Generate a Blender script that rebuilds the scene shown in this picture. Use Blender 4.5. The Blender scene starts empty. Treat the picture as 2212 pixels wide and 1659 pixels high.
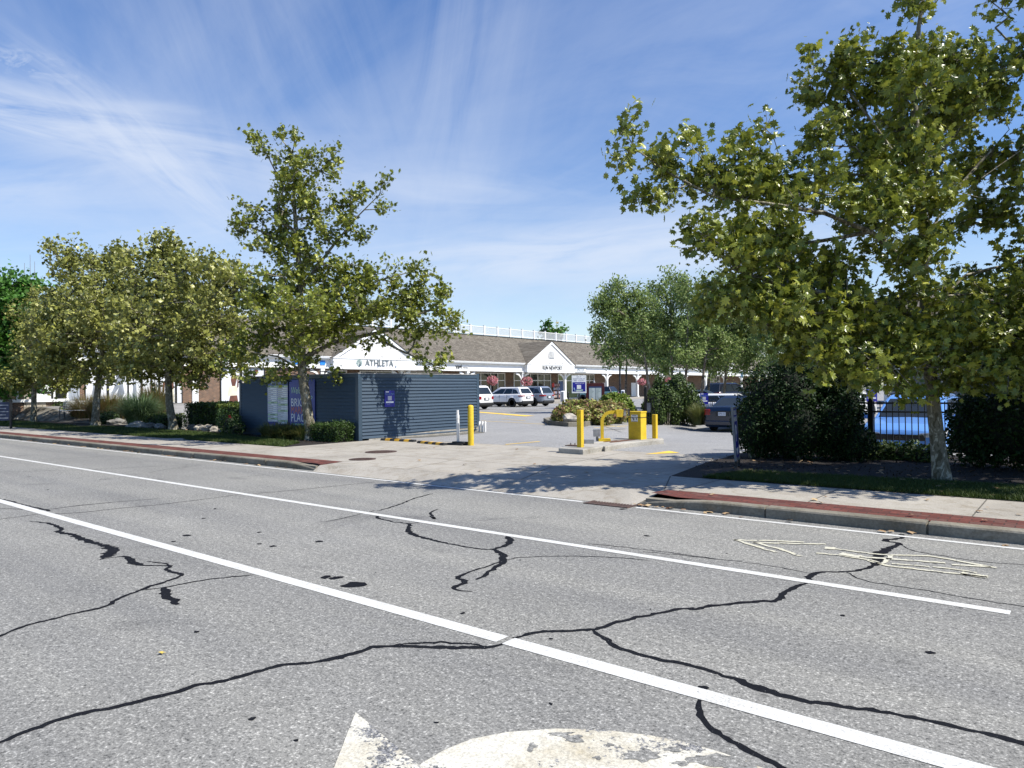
import bpy, bmesh, math, random
import numpy as np
from mathutils import Vector, Matrix, noise as mnoise
random.seed(7); rng=np.random.default_rng(7)
SC=bpy.context.scene
R=math.radians
# ------------------------------------------------------------------ camera
# world: X runs along the street (towards the right), Y away from the street into the site, Z up
FPX=1540.; AH=R(51.07); TH=0.0113; PT=10.5/1540
_f0=np.array([-math.cos(AH),math.sin(AH),0]); _r0=np.array([math.sin(AH),math.cos(AH),0]); _u0=np.array([0,0,1.])
CR=math.cos(TH)*_r0-math.sin(TH)*_u0; _u1=math.sin(TH)*_r0+math.cos(TH)*_u0
CF=math.cos(PT)*_f0+math.sin(PT)*_u1; CU=math.cos(PT)*_u1-math.sin(PT)*_f0
CC=np.array([0,0,1.6])
cam_d=bpy.data.cameras.new('camera'); cam=bpy.data.objects.new('camera',cam_d); SC.collection.objects.link(cam)
cam_d.sensor_width=36; cam_d.lens=36*FPX/2212; cam_d.clip_end=3000; cam_d.clip_start=.05
m=Matrix.Identity(4)
for i in range(3):
    m[i][0]=CR[i]; m[i][1]=CU[i]; m[i][2]=-CF[i]; m[i][3]=CC[i]
cam.matrix_world=m; SC.camera=cam
def ray(x,y): return CF+(x-1106)/FPX*CR-(y-829.5)/FPX*CU
def G(x,y,z=0.):                      # measured point of the photo -> point on the ground
    d=ray(x,y); return CC+(z-1.6)/d[2]*d
def PD(x,y,D): return CC+ray(x,y)*D
# ------------------------------------------------------------------ light
SUN_AZ=R(16.); SUN_EL=R(52.5)           # azimuth measured from +X towards +Y
sd=Vector((math.cos(SUN_EL)*math.cos(SUN_AZ),math.cos(SUN_EL)*math.sin(SUN_AZ),math.sin(SUN_EL)))
sl=bpy.data.lights.new('sun','SUN'); sl.energy=5.0; sl.angle=R(.53); sl.color=(1,.955,.88)
so=bpy.data.objects.new('sun',sl); SC.collection.objects.link(so); so.rotation_euler=sd.to_track_quat('Z','Y').to_euler()
SC.view_settings.view_transform='Standard'; SC.view_settings.look='None'; SC.view_settings.exposure=.55; SC.view_settings.gamma=1
W=bpy.data.worlds.new("World"); SC.world=W; W.use_nodes=True
nt=W.node_tree; nt.nodes.clear()
def wn(t,**k):
    n=nt.nodes.new(t)
    for a,b in k.items(): setattr(n,a,b)
    return n
def wl(a,b): nt.links.new(a,b)
def wm(op,a,b=None,c=None,clamp=False):
    n=wn('ShaderNodeMath',operation=op,use_clamp=clamp)
    for i,v in enumerate((a,b,c)):
        if v is None: continue
        if isinstance(v,(int,float)): n.inputs[i].default_value=v
        else: wl(v,n.inputs[i])
    return n.outputs[0]
sky=wn('ShaderNodeTexSky',sky_type='NISHITA'); sky.sun_disc=False; sky.sun_elevation=SUN_EL; sky.sun_rotation=R(90)-SUN_AZ
sky.air_density=1.0; sky.dust_density=.35; sky.ozone_density=1.8
tc=wn('ShaderNodeTexCoord'); DIR=tc.outputs['Generated']
hs=wn('ShaderNodeHueSaturation'); hs.inputs['Hue'].default_value=.510; hs.inputs['Saturation'].default_value=1.38; hs.inputs['Value'].default_value=1.5
wl(sky.outputs[0],hs.inputs['Color'])
def dot(v):
    n=wn('ShaderNodeVectorMath',operation='DOT_PRODUCT'); wl(DIR,n.inputs[0]); n.inputs[1].default_value=v; return n.outputs['Value']
def noise_on(u,v,su,sv,off,detail=6,rough=.6,dist=1.3):
    c=wn('ShaderNodeCombineXYZ'); wl(wm('MULTIPLY',u,su),c.inputs[0]); wl(wm('MULTIPLY',v,sv),c.inputs[1]); c.inputs[2].default_value=off
    n=wn('ShaderNodeTexNoise'); n.inputs['Scale'].default_value=1; n.inputs['Detail'].default_value=detail; n.inputs['Roughness'].default_value=rough; n.inputs['Distortion'].default_value=dist
    wl(c.outputs[0],n.inputs['Vector']); return n.outputs[0]
def band(px,py,ang,a,b,su,sv,off,lo,hi,gain):
    # a patch of streaky cirrus round one direction of the sky
    c=ray(px,py); c/=np.linalg.norm(c)
    t=math.cos(ang)*CR+math.sin(ang)*CU; t-=t.dot(c)*c; t/=np.linalg.norm(t); n=np.cross(c,t)
    u=dot(t); v=dot(n); w=dot(c)
    e=wm('ADD',wm('POWER',wm('ABSOLUTE',wm('DIVIDE',u,a)),2.),wm('POWER',wm('ABSOLUTE',wm('DIVIDE',v,b)),2.))
    g=wm('EXPONENT',wm('MULTIPLY',e,-1.))
    g=wm('MULTIPLY',g,wm('GREATER_THAN',w,0.))
    nn=noise_on(u,v,su,sv,off)
    mr=wn('ShaderNodeMapRange'); wl(nn,mr.inputs[0]); mr.inputs[1].default_value=lo; mr.inputs[2].default_value=hi; mr.inputs[3].default_value=0; mr.inputs[4].default_value=gain*.95
    return wm('MULTIPLY',g,mr.outputs[0])
bands=[band(140,262,R(-12),.22,.030,4,30,1.3,.3,.65,1.3),
 band(330,335,R(-38),.13,.030,5,34,4.1,.35,.68,1.0),
 band(250,455,R(2),.40,.085,3,14,2.2,.25,.8,.62),
 band(120,400,R(8),.14,.03,5,22,8.2,.3,.7,.5),
 band(330,232,R(-5),.05,.006,8,40,6.2,.2,.6,.45),
 band(1230,545,R(5),.26,.035,3.5,24,7.7,.28,.62,1.3),
 band(1500,520,R(9),.22,.05,4,20,9.3,.25,.7,1.0),
 band(1000,190,R(80),.36,.09,3,12,5.5,.25,.85,.42),
 band(330,120,R(-62),.36,.12,3,10,11.5,.25,.85,.36),
 band(650,120,R(-70),.26,.10,4,14,21.5,.3,.8,.30),
 band(950,405,R(-3),.24,.03,3,18,13.1,.3,.75,.5),
 band(50,135,R(-15),.05,.012,30,55,15.1,.5,.68,.6),
 band(1700,110,R(20),.35,.12,3,8,17.1,.25,.85,.42),
 band(1106,650,R(0),1.3,.10,2,9,19.1,.2,.8,.5)]
cl=bands[0]
for b in bands[1:]: cl=wm('ADD',cl,b)
# general thin veil over the whole sky
sep=wn('ShaderNodeSeparateXYZ'); wl(DIR,sep.inputs[0])
zz=wm('MAXIMUM',sep.outputs[2],.03)
pu=wm('DIVIDE',sep.outputs[0],wm('ADD',zz,.15)); pv=wm('DIVIDE',sep.outputs[1],wm('ADD',zz,.15))
veil=noise_on(pu,pv,.55,1.1,3.3,7,.62,1.0)
mr=wn('ShaderNodeMapRange'); wl(veil,mr.inputs[0]); mr.inputs[1].default_value=.38; mr.inputs[2].default_value=.8; mr.inputs[3].default_value=.05; mr.inputs[4].default_value=.32
hz=wm('MULTIPLY',wm('POWER',wm('SUBTRACT',1.,zz,clamp=True),9.),.42)
cl=wm('ADD',cl,wm('ADD',mr.outputs[0],hz)); cl=wm('MULTIPLY',wm('SUBTRACT',1.,wm('EXPONENT',wm('MULTIPLY',cl,-1.15))),.88)
# cloud and haze thinned in the unseen sky behind the viewer, to weaken fill light
fs=wn('ShaderNodeMapRange'); wl(dot((-.5,.87,0)),fs.inputs[0]); fs.inputs[1].default_value=-.5; fs.inputs[2].default_value=.3; fs.inputs[3].default_value=.12; fs.inputs[4].default_value=1
cl=wm('MULTIPLY',cl,fs.outputs[0])
mx=wn('ShaderNodeMix',data_type='RGBA'); wl(cl,mx.inputs[0]); wl(hs.outputs[0],mx.inputs[6]); mx.inputs[7].default_value=(7.3,7.9,9.0,1)
SKYMIX=mx
bg=wn('ShaderNodeBackground'); wl(mx.outputs[2],bg.inputs[0]); bg.inputs[1].default_value=.075
wo=wn('ShaderNodeOutputWorld'); wl(bg.outputs[0],wo.inputs[0])
# ------------------------------------------------------------------ materials
MATS={}
def pm(name,col,rough=.6,col2=None,scale=6.,lo=.35,hi=.65,bump=0.,bscale=None,metal=0.,spec=.5,detail=5,extra=None,stretch=None,coat=0.):
    """principled material whose colour wanders between two real colours"""
    if name in MATS: return MATS[name]
    M=bpy.data.materials.new(name); M.use_nodes=True; t=M.node_tree; P=t.nodes['Principled BSDF']
    P.inputs['Roughness'].default_value=rough; P.inputs['Metallic'].default_value=metal; P.inputs['Specular IOR Level'].default_value=spec
    if coat: P.inputs['Coat Weight'].default_value=coat; P.inputs['Coat Roughness'].default_value=.04
    c2=col2 if col2 else tuple(c*.82 for c in col)
    tc=t.nodes.new('ShaderNodeTexCoord'); src=tc.outputs['Object']
    if stretch:
        mp=t.nodes.new('ShaderNodeMapping'); mp.inputs['Scale'].default_value=stretch; t.links.new(src,mp.inputs[0]); src=mp.outputs[0]
    n=t.nodes.new('ShaderNodeTexNoise'); n.inputs['Scale'].default_value=scale; n.inputs['Detail'].default_value=detail; t.links.new(src,n.inputs['Vector'])
    r=t.nodes.new('ShaderNodeValToRGB'); r.color_ramp.elements[0].position=lo; r.color_ramp.elements[1].position=hi
    r.color_ramp.elements[0].color=(*c2,1); r.color_ramp.elements[1].color=(*col,1)
    t.links.new(n.outputs[0],r.inputs[0]); t.links.new(r.outputs[0],P.inputs['Base Color'])
    if bump:
        b=t.nodes.new('ShaderNodeBump'); b.inputs['Strength'].default_value=bump; b.inputs['Distance'].default_value=.02
        n2=t.nodes.new('ShaderNodeTexNoise'); n2.inputs['Scale'].default_value=bscale or scale*4; n2.inputs['Detail'].default_value=4
        t.links.new(src,n2.inputs['Vector']); t.links.new(n2.outputs[0],b.inputs['Height']); t.links.new(b.outputs[0],P.inputs['Normal'])
    MATS[name]=M
    return M
def nd(M,t,**k):
    n=M.node_tree.nodes.new(t)
    for a,b in k.items(): setattr(n,a,b)
    return n
def lk(M,a,b): M.node_tree.links.new(a,b)
def mth(M,op,a,b=None,clamp=False):
    n=nd(M,'ShaderNodeMath',operation=op,use_clamp=clamp)
    for i,v in enumerate((a,b)):
        if v is None: continue
        if isinstance(v,(int,float)): n.inputs[i].default_value=v
        else: lk(M,v,n.inputs[i])
    return n.outputs[0]
def noise(M,scale,detail=4,rough=.6,vec=None,stretch=None,dist=0.):
    tc=nd(M,'ShaderNodeTexCoord'); src=vec or tc.outputs['Object']
    if stretch:
        mp=nd(M,'ShaderNodeMapping'); mp.inputs['Scale'].default_value=stretch; lk(M,src,mp.inputs[0]); src=mp.outputs[0]
    n=nd(M,'ShaderNodeTexNoise'); n.inputs['Scale'].default_value=scale; n.inputs['Detail'].default_value=detail; n.inputs['Roughness'].default_value=rough; n.inputs['Distortion'].default_value=dist
    lk(M,src,n.inputs['Vector']); return n.outputs[0]
def ramp(M,val,stops):
    r=nd(M,'ShaderNodeValToRGB'); e=r.color_ramp.elements
    while len(e)<len(stops): e.new(.5)
    for i,(p,c) in enumerate(stops): e[i].position=p; e[i].color=(*c,1) if len(c)==3 else c
    lk(M,val,r.inputs[0]); return r.outputs[0]
def mixc(M,fac,a,b,mode='MIX'):
    n=nd(M,'ShaderNodeMix',data_type='RGBA',blend_type=mode)
    if isinstance(fac,(int,float)): n.inputs[0].default_value=fac
    else: lk(M,fac,n.inputs[0])
    for i,v in ((6,a),(7,b)):
        if isinstance(v,tuple): n.inputs[i].default_value=(*v,1)
        else: lk(M,v,n.inputs[i])
    return n.outputs[2]
def g3(v): return (v,v,v)
def asphalt(name,dark,light,tint=(1,1,1),fine=75,contrast=1.,tracks=False):
    M=bpy.data.materials.new(name); M.use_nodes=True; P=M.node_tree.nodes['Principled BSDF']
    P.inputs['Roughness'].default_value=.85; P.inputs['Specular IOR Level'].default_value=.25
    a=noise(M,fine,2,.75); b=noise(M,fine*.36,3,.7); c=noise(M,.35,5,.6); d=noise(M,2.2,4,.6)
    s=mth(M,'ADD',mth(M,'MULTIPLY',a,.62),mth(M,'MULTIPLY',b,.38))
    mid=tuple((x+y)/2 for x,y in zip(dark,light))
    col=ramp(M,s,[(.36,tuple(x*.9 for x in dark)),(.46,tuple((x*2+y)/3 for x,y in zip(dark,light))),(.55,mid),(.66,tuple(min(1,y*1.35) for y in light))])
    big=ramp(M,mth(M,'ADD',mth(M,'MULTIPLY',c,.6),mth(M,'MULTIPLY',d,.4)),[(.3,g3(.84)),(.7,g3(1.1))])
    col=mixc(M,1.,col,big,'MULTIPLY')
    if tracks:
        tk=ramp(M,noise(M,1.,4,.6,stretch=(.07,.95,1)),[(.35,(.86,.86,.87)),(.62,(1.1,1.09,1.06))]); col=mixc(M,1.,col,tk,'MULTIPLY')
        st_=ramp(M,noise(M,.55,6,.75,dist=1.5),[(.33,(.72,.72,.73)),(.42,(1,1,1))]); col=mixc(M,1.,col,st_,'MULTIPLY')
    lk(M,col,P.inputs['Base Color'])
    bp=nd(M,'ShaderNodeBump'); bp.inputs['Strength'].default_value=.5; bp.inputs['Distance'].default_value=.006; lk(M,s,bp.inputs['Height']); lk(M,bp.outputs[0],P.inputs['Normal'])
    return M
M_road=asphalt('road_asphalt',(.070,.070,.067),(.41,.404,.372),fine=66,tracks=True)
M_lot=asphalt('lot_asphalt',(.17,.17,.17),(.37,.365,.35),fine=55)
def paintmat(name,col,wear,wscale=9,asph=(.16,.16,.16),dirt=(.9,.88,.8)):
    M=bpy.data.materials.new(name); M.use_nodes=True; P=M.node_tree.nodes['Principled BSDF']; P.inputs['Roughness'].default_value=.7
    n=mth(M,'ADD',mth(M,'MULTIPLY',noise(M,wscale,6,.7),.75),mth(M,'MULTIPLY',noise(M,60,2,.7),.25))
    k=ramp(M,n,[(wear-.015,(0,0,0)),(wear+.012,(1,1,1))])
    v=ramp(M,noise(M,3.1,6,.7),[(.3,tuple(c*d for c,d in zip(col,dirt))),(.6,col)])
    a=ramp(M,noise(M,75,2,.8),[(.4,tuple(c*.4 for c in asph)),(.62,tuple(c*1.7 for c in asph))])
    v=mixc(M,1.,v,ramp(M,noise(M,70,2,.8),[(.35,g3(.72)),(.6,g3(1.1))]),'MULTIPLY')
    lk(M,mixc(M,k,a,v),P.inputs['Base Color']); return M
M_line=paintmat('white_line_paint',(.60,.60,.57),.36,26,dirt=(.86,.85,.82))
M_arrow=paintmat('worn_arrow_paint',(.58,.56,.48),.435,2.6,dirt=(.72,.66,.55))
M_bike=paintmat('worn_cream_paint',(.56,.54,.43),.43,11)
M_yel=paintmat('yellow_marking_paint',(.85,.55,.06),.36,12)
M_tar=paintmat('crack_sealer',(.012,.013,.016),.365,48,asph=(.22,.22,.21),dirt=(.75,.75,.8)); M_tar.node_tree.nodes['Principled BSDF'].inputs['Specular IOR Level'].default_value=.05; M_tar.node_tree.nodes['Principled BSDF'].inputs['Roughness'].default_value=.85
def concrete(name,c1,c2,c3,bump=.25,fs=60):
    M=bpy.data.materials.new(name); M.use_nodes=True; P=M.node_tree.nodes['Principled BSDF']; P.inputs['Roughness'].default_value=.9; P.inputs['Specular IOR Level'].default_value=.2
    big=ramp(M,noise(M,.8,6,.65),[(.3,c1),(.5,c2),(.72,c3)])
    f=ramp(M,noise(M,fs,2,.7),[(.3,g3(.8)),(.7,g3(1.14))])
    s=ramp(M,noise(M,3.3,6,.7,dist=1.),[(.36,(.8,.77,.72)),(.5,g3(1.))])
    lk(M,mixc(M,1.,mixc(M,1.,big,f,'MULTIPLY'),s,'MULTIPLY'),P.inputs['Base Color'])
    bp=nd(M,'ShaderNodeBump'); bp.inputs['Strength'].default_value=bump; bp.inputs['Distance'].default_value=.004; lk(M,noise(M,fs,2),bp.inputs['Height']); lk(M,bp.outputs[0],P.inputs['Normal'])
    return M
M_conc=concrete('pavement_concrete',(.27,.25,.215),(.345,.32,.275),(.395,.37,.32))
M_kerb=concrete('kerb_stone',(.12,.108,.08),(.20,.183,.145),(.28,.26,.21),.6,35)
M_isl=concrete('island_concrete',(.24,.23,.2),(.34,.325,.29),(.46,.44,.39),.6,35)
def brickmat(name,axes,bw,bh,mort,cols,mcol,rough=.85,msm=.1,bump=.5,off=.5):
    """bricks / shingles / pavers laid in real size; axes: which object axes carry the courses"""
    M=bpy.data.materials.new(name); M.use_nodes=True; P=M.node_tree.nodes['Principled BSDF']; P.inputs['Roughness'].default_value=rough; P.inputs['Specular IOR Level'].default_value=.2
    tc=nd(M,'ShaderNodeTexCoord'); sp=nd(M,'ShaderNodeSeparateXYZ'); lk(M,tc.outputs['Object'],sp.inputs[0])
    cb=nd(M,'ShaderNodeCombineXYZ')
    def ax(e):
        v=None
        for k,w in e.items():
            q=mth(M,'MULTIPLY',sp.outputs['XYZ'.index(k)],float(w)); v=q if v is None else mth(M,'ADD',v,q)
        return v
    lk(M,ax(axes[0]),cb.inputs[0]); lk(M,ax(axes[1]),cb.inputs[1])
    b=nd(M,'ShaderNodeTexBrick'); b.offset=off; b.inputs['Scale'].default_value=1; b.inputs['Brick Width'].default_value=bw; b.inputs['Row Height'].default_value=bh
    b.inputs['Mortar Size'].default_value=mort; b.inputs['Mortar Smooth'].default_value=msm; b.inputs['Bias'].default_value=0
    b.inputs['Color1'].default_value=(0,0,0,1); b.inputs['Color2'].default_value=(1,1,1,1); b.inputs['Mortar'].default_value=(.5,.5,.5,1)
    lk(M,cb.outputs[0],b.inputs['Vector'])
    n=len(cols); col=ramp(M,b.outputs['Color'],[((i+.5)/n,c) for i,c in enumerate(cols)])
    f=ramp(M,noise(M,14,4,.7),[(.3,g3(.78)),(.7,g3(1.15))]); col=mixc(M,1.,col,f,'MULTIPLY')
    w=ramp(M,noise(M,.7,5,.7),[(.3,g3(.82)),(.65,g3(1.06))]); col=mixc(M,1.,col,w,'MULTIPLY')
    lk(M,mixc(M,b.outputs['Fac'],col,mcol),P.inputs['Base Color'])
    bp=nd(M,'ShaderNodeBump'); bp.invert=True; bp.inputs['Strength'].default_value=bump; bp.inputs['Distance'].default_value=.01; lk(M,b.outputs['Fac'],bp.inputs['Height']); lk(M,bp.outputs[0],P.inputs['Normal'])
    return M
M_paver=brickmat('red_brick_paving',({'X':1},{'Y':1}),.2,.1,.006,[(.14,.045,.034),(.095,.034,.028),(.165,.055,.042),(.13,.062,.05)],(.05,.032,.027),bump=.4)
M_brick=brickmat('wall_brick',({'Y':1,'X':1},{'Z':1}),.215,.075,.011,[(.12,.06,.036),(.20,.10,.055),(.08,.042,.03),(.26,.14,.08),(.15,.075,.045)],(.24,.21,.17))
M_shingle=brickmat('roof_shingles',({'Y':1,'X':.35},{'Z':1.7}),.34,.145,.012,[(.115,.10,.080),(.17,.15,.12),(.14,.122,.098),(.20,.18,.145)],(.07,.062,.05),bump=.6)
M_stone=brickmat('stacked_stone',({'Y':1,'X':1},{'Z':1}),.4,.16,.02,[(.4,.36,.29),(.3,.26,.2),(.5,.45,.37)],(.15,.13,.1))
M_white=pm('white_trim_paint',(.82,.82,.80),.45,(.76,.765,.755),scale=2)
M_clap=pm('white_clapboard_paint',(.80,.79,.77),.5,(.74,.73,.71),scale=3)
M_navy=pm('navy_clapboard_paint',(.035,.060,.088),.5,(.029,.050,.074),scale=2.5,bump=.1,bscale=25,stretch=(1,1,8))
M_navytrim=pm('navy_trim_paint',(.038,.064,.092),.42,(.03,.052,.076),scale=3)
M_glass=pm('dark_shop_glass',(.012,.014,.015),.06,(.02,.022,.02),scale=.8,spec=.6)
M_glassg=pm('green_tinted_glass',(.10,.16,.035),.1,(.05,.09,.02),scale=.8)
M_blue=pm('sign_blue',(.018,.03,.30),.4,(.016,.026,.26),scale=3)
M_royal=pm('pay_sign_blue',(.012,.012,.27),.4,(.01,.01,.23),scale=3)
M_yellow=paintmat('safety_yellow_paint',(.70,.49,.02),.335,13,asph=(.12,.08,.04),dirt=(.78,.74,.8))
M_black=pm('black_metal',(.012,.012,.013),.4,(.02,.02,.02),scale=6)
M_rubber=pm('black_rubber',(.022,.022,.022),.75,(.035,.034,.033),scale=20)
M_pvc=pm('white_plastic',(.74,.74,.72),.4,(.62,.61,.58),scale=6)
M_grey=pm('grey_metal',(.25,.26,.27),.45,(.18,.18,.19),scale=8)
M_iron=pm('rusty_iron',(.10,.055,.04),.75,(.05,.032,.027),scale=22,bump=.6,bscale=70)
M_rust=pm('rust',(.16,.065,.03),.9,(.05,.028,.02),scale=9,bump=.5)
M_soil=pm('dark_mulch',(.018,.012,.009),.95,(.006,.005,.004),scale=22,lo=.3,hi=.7,bump=1.,bscale=60)
M_lawn=pm('lawn_soil',(.045,.07,.014),.95,(.03,.045,.012),scale=9,bump=.6,bscale=60)
M_earth=pm('earth',(.16,.15,.12),.95,(.1,.1,.07),scale=.3)
M_maroon=pm('maroon_board_paint',(.085,.012,.012),.45,(.065,.01,.01),scale=4)
M_paper=pm('sign_white',(.88,.89,.87),.45,(.72,.73,.72),scale=5)
M_pgreen=pm('pale_green_strip',(.55,.72,.42),.5,scale=5)
M_mint=pm('mint_letter',(.55,.82,.58),.5,scale=5)
M_red=pm('brick_red_letter',(.62,.17,.10),.5,scale=5)
M_ink=pm('dark_print',(.03,.035,.05),.5,scale=5)
M_glassc=pm('car_window_glass',(.012,.016,.018),.04,(.02,.026,.028),scale=.6,spec=.7)
M_tyre=pm('tyre_rubber',(.015,.015,.015),.8,(.022,.022,.022),scale=12)
M_rim=pm('alloy_rim',(.30,.31,.32),.3,(.22,.23,.24),scale=10,metal=.8)
M_rimd=pm('dark_rim',(.03,.03,.032),.3,(.05,.05,.05),scale=10,metal=.5)
M_tail=pm('red_tail_lamp',(.30,.006,.008),.12,(.18,.004,.006),scale=8,coat=.6)
M_head=pm('head_lamp',(.62,.64,.66),.08,(.2,.21,.22),scale=14,coat=.8)
M_trimb=pm('black_car_trim',(.018,.018,.019),.55,(.026,.026,.026),scale=5)
M_plate=pm('number_plate',(.72,.74,.78),.4,(.66,.68,.72),scale=10)
# ------------------------------------------------------------------ mesh helpers
OFF={}
class MB:
    def __init__(s): s.v=[]; s.f=[]; s.m=[]; s.sm=[]
    def add(s,vs,fs,mi=0,sm=False):
        o=len(s.v); s.v+= [tuple(map(float,v)) for v in vs]
        for f in fs: s.f.append(tuple(i+o for i in f)); s.m.append(mi); s.sm.append(sm)
    def box(s,x0,x1,y0,y1,z0,z1,mi=0):
        if x0>x1: x0,x1=x1,x0
        if y0>y1: y0,y1=y1,y0
        v=[(x0,y0,z0),(x1,y0,z0),(x1,y1,z0),(x0,y1,z0),(x0,y0,z1),(x1,y0,z1),(x1,y1,z1),(x0,y1,z1)]
        s.add(v,[(0,3,2,1),(4,5,6,7),(0,1,5,4),(1,2,6,5),(2,3,7,6),(3,0,4,7)],mi)
    def prism(s,pts,z0,z1,mi=0):
        n=len(pts); z0=[z0]*n if not hasattr(z0,'__len__') else z0; z1=[z1]*n if not hasattr(z1,'__len__') else z1
        a=sum(pts[i][0]*pts[(i+1)%n][1]-pts[(i+1)%n][0]*pts[i][1] for i in range(n))
        if a<0: pts=pts[::-1]; z0=z0[::-1]; z1=z1[::-1]
        v=[(p[0],p[1],z0[i]) for i,p in enumerate(pts)]+[(p[0],p[1],z1[i]) for i,p in enumerate(pts)]
        s.add(v,[tuple(range(n-1,-1,-1)),tuple(range(n,2*n))]+[(i,(i+1)%n,n+(i+1)%n,n+i) for i in range(n)],mi)
    def poly(s,pts,z,mi=0):
        a=sum(pts[i][0]*pts[(i+1)%len(pts)][1]-pts[(i+1)%len(pts)][0]*pts[i][1] for i in range(len(pts)))
        if a<0: pts=pts[::-1]
        s.add([(p[0],p[1],z) for p in pts],[tuple(range(len(pts)))],mi)
    def slab(s,pts,n,t,mi=0):   # planar 3d polygon given thickness along n
        k=len(pts); n=Vector(n)*t; q=[Vector(p) for p in pts]
        s.add([tuple(p) for p in q]+[tuple(p+n) for p in q],[tuple(range(k-1,-1,-1)),tuple(range(k,2*k))]+[(i,(i+1)%k,k+(i+1)%k,k+i) for i in range(k)],mi)
    def tube(s,pts,rs,n=8,mi=0,cap=True,sm=True):
        pts=[Vector(p) for p in pts]
        if not hasattr(rs,'__len__'): rs=[rs]*len(pts)
        rings=[]; up=Vector((0,0,1)); prev=None
        for i,p in enumerate(pts):
            d=(pts[min(i+1,len(pts)-1)]-pts[max(i-1,0)]).normalized()
            a=prev if prev else (Vector((1,0,0)) if abs(d.z)>.9 else up)
            x=(a-d*a.dot(d)).normalized(); prev=x; y=d.cross(x)
            rings.append([p+(x*math.cos(2*math.pi*k/n)+y*math.sin(2*math.pi*k/n))*rs[i] for k in range(n)])
        v=[tuple(q) for r in rings for q in r]; f=[]
        for i in range(len(pts)-1):
            for k in range(n): f.append((i*n+k,i*n+(k+1)%n,(i+1)*n+(k+1)%n,(i+1)*n+k))
        s.add(v,f,mi,sm)
        if cap: s.add(v[:n],[tuple(range(n-1,-1,-1))],mi); s.add(v[-n:],[tuple(range(n))],mi)
    def lathe(s,c,prof,n=16,mi=0,sm=True):
        v=[];f=[]
        for r,z in prof:
            for k in range(n): v.append((c[0]+r*math.cos(2*math.pi*k/n),c[1]+r*math.sin(2*math.pi*k/n),c[2]+z))
        for i in range(len(prof)-1):
            for k in range(n): f.append((i*n+k,i*n+(k+1)%n,(i+1)*n+(k+1)%n,(i+1)*n+k))
        s.add(v,f,mi,sm)
        if prof[-1][0]>1e-4: s.add(v[-n:],[tuple(range(n))],mi)
        if prof[0][0]>1e-4: s.add(v[:n],[tuple(range(n-1,-1,-1))],mi)
    def build(s,name,mats,parent=None,bevel=0.,local=False):
        if not isinstance(mats,(list,tuple)): mats=[mats]
        me=bpy.data.meshes.new(name); off=Vector((0,0,0))
        if parent is not None and not local: off=OFF.get(parent.name,Vector((0,0,0)))
        me.from_pydata([(a-off.x,b-off.y,c-off.z) for a,b,c in s.v],[],s.f); 
        for mm in mats: me.materials.append(mm)
        me.polygons.foreach_set('material_index',s.m); me.polygons.foreach_set('use_smooth',s.sm); me.update()
        o=bpy.data.objects.new(name,me); SC.collection.objects.link(o)
        if parent is not None: o.parent=parent
        OFF[o.name]=off if parent is not None else Vector((0,0,0))
        if bevel:
            b=o.modifiers.new('bevel','BEVEL'); b.width=bevel; b.segments=2; b.limit_method='ANGLE'; b.angle_limit=R(40)
        return o
def tag(o,label=None,cat=None,group=None,kind=None):
    if label: o['label']=label
    if cat: o['category']=cat
    if group: o['group']=group
    if kind: o['kind']=kind
    return o
def thing(name,label,cat,loc=(0,0,0),group=None,rz=0.):
    o=bpy.data.objects.new(name,None); SC.collection.objects.link(o); o.location=loc; o.rotation_euler=(0,0,rz); o.empty_display_size=.1
    OFF[o.name]=Vector(loc); return tag(o,label,cat,group)
def st(o): o['kind']='structure'; return o
def copy_tree(o,parent=None):
    c=o.copy(); SC.collection.objects.link(c)
    if parent is not None: c.parent=parent
    for ch in list(o.children):
        copy_tree(ch,c)
    return c
def text(body,size,o,ex,ey,mt,parent,name='lettering',depth=.012,align='CENTER',shear=0.,sx=1.,bold=0.,local=False):
    cu=bpy.data.curves.new('t','FONT'); cu.body=body; cu.size=size; cu.align_x=align; cu.align_y='CENTER'; cu.shear=shear; cu.offset=bold; cu.resolution_u=3
    t=bpy.data.objects.new('t',cu); SC.collection.objects.link(t)
    dg=bpy.context.evaluated_depsgraph_get(); me=bpy.data.meshes.new_from_object(t.evaluated_get(dg))
    bpy.data.objects.remove(t); bpy.data.curves.remove(cu)
    ex=Vector(ex); ey=Vector(ey); nn=ex.cross(ey); o=Vector(o)
    b=MB(); V=[v.co for v in me.vertices]; F=[tuple(p.vertices) for p in me.polygons]
    P=[o+ex*(v.x*sx)+ey*v.y+nn*depth for v in V]; b.add(P,F)
    # side walls along the open edges
    cnt={}
    for f in F:
        for i in range(len(f)):
            e=(f[i],f[(i+1)%len(f)]); k=(min(e),max(e)); cnt.setdefault(k,[]).append(e)
    Q=[o+ex*(v.x*sx)+ey*v.y for v in V]; n0=len(P); sides=[(es[0][1],es[0][0],n0+es[0][0],n0+es[0][1]) for es in cnt.values() if len(es)==1]
    b.v+= [tuple(q) for q in Q]
    for f in sides: b.f.append(f); b.m.append(0); b.sm.append(False)
    bpy.data.meshes.remove(me)
    return b.build(name,mt,parent,local=local)
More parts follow.
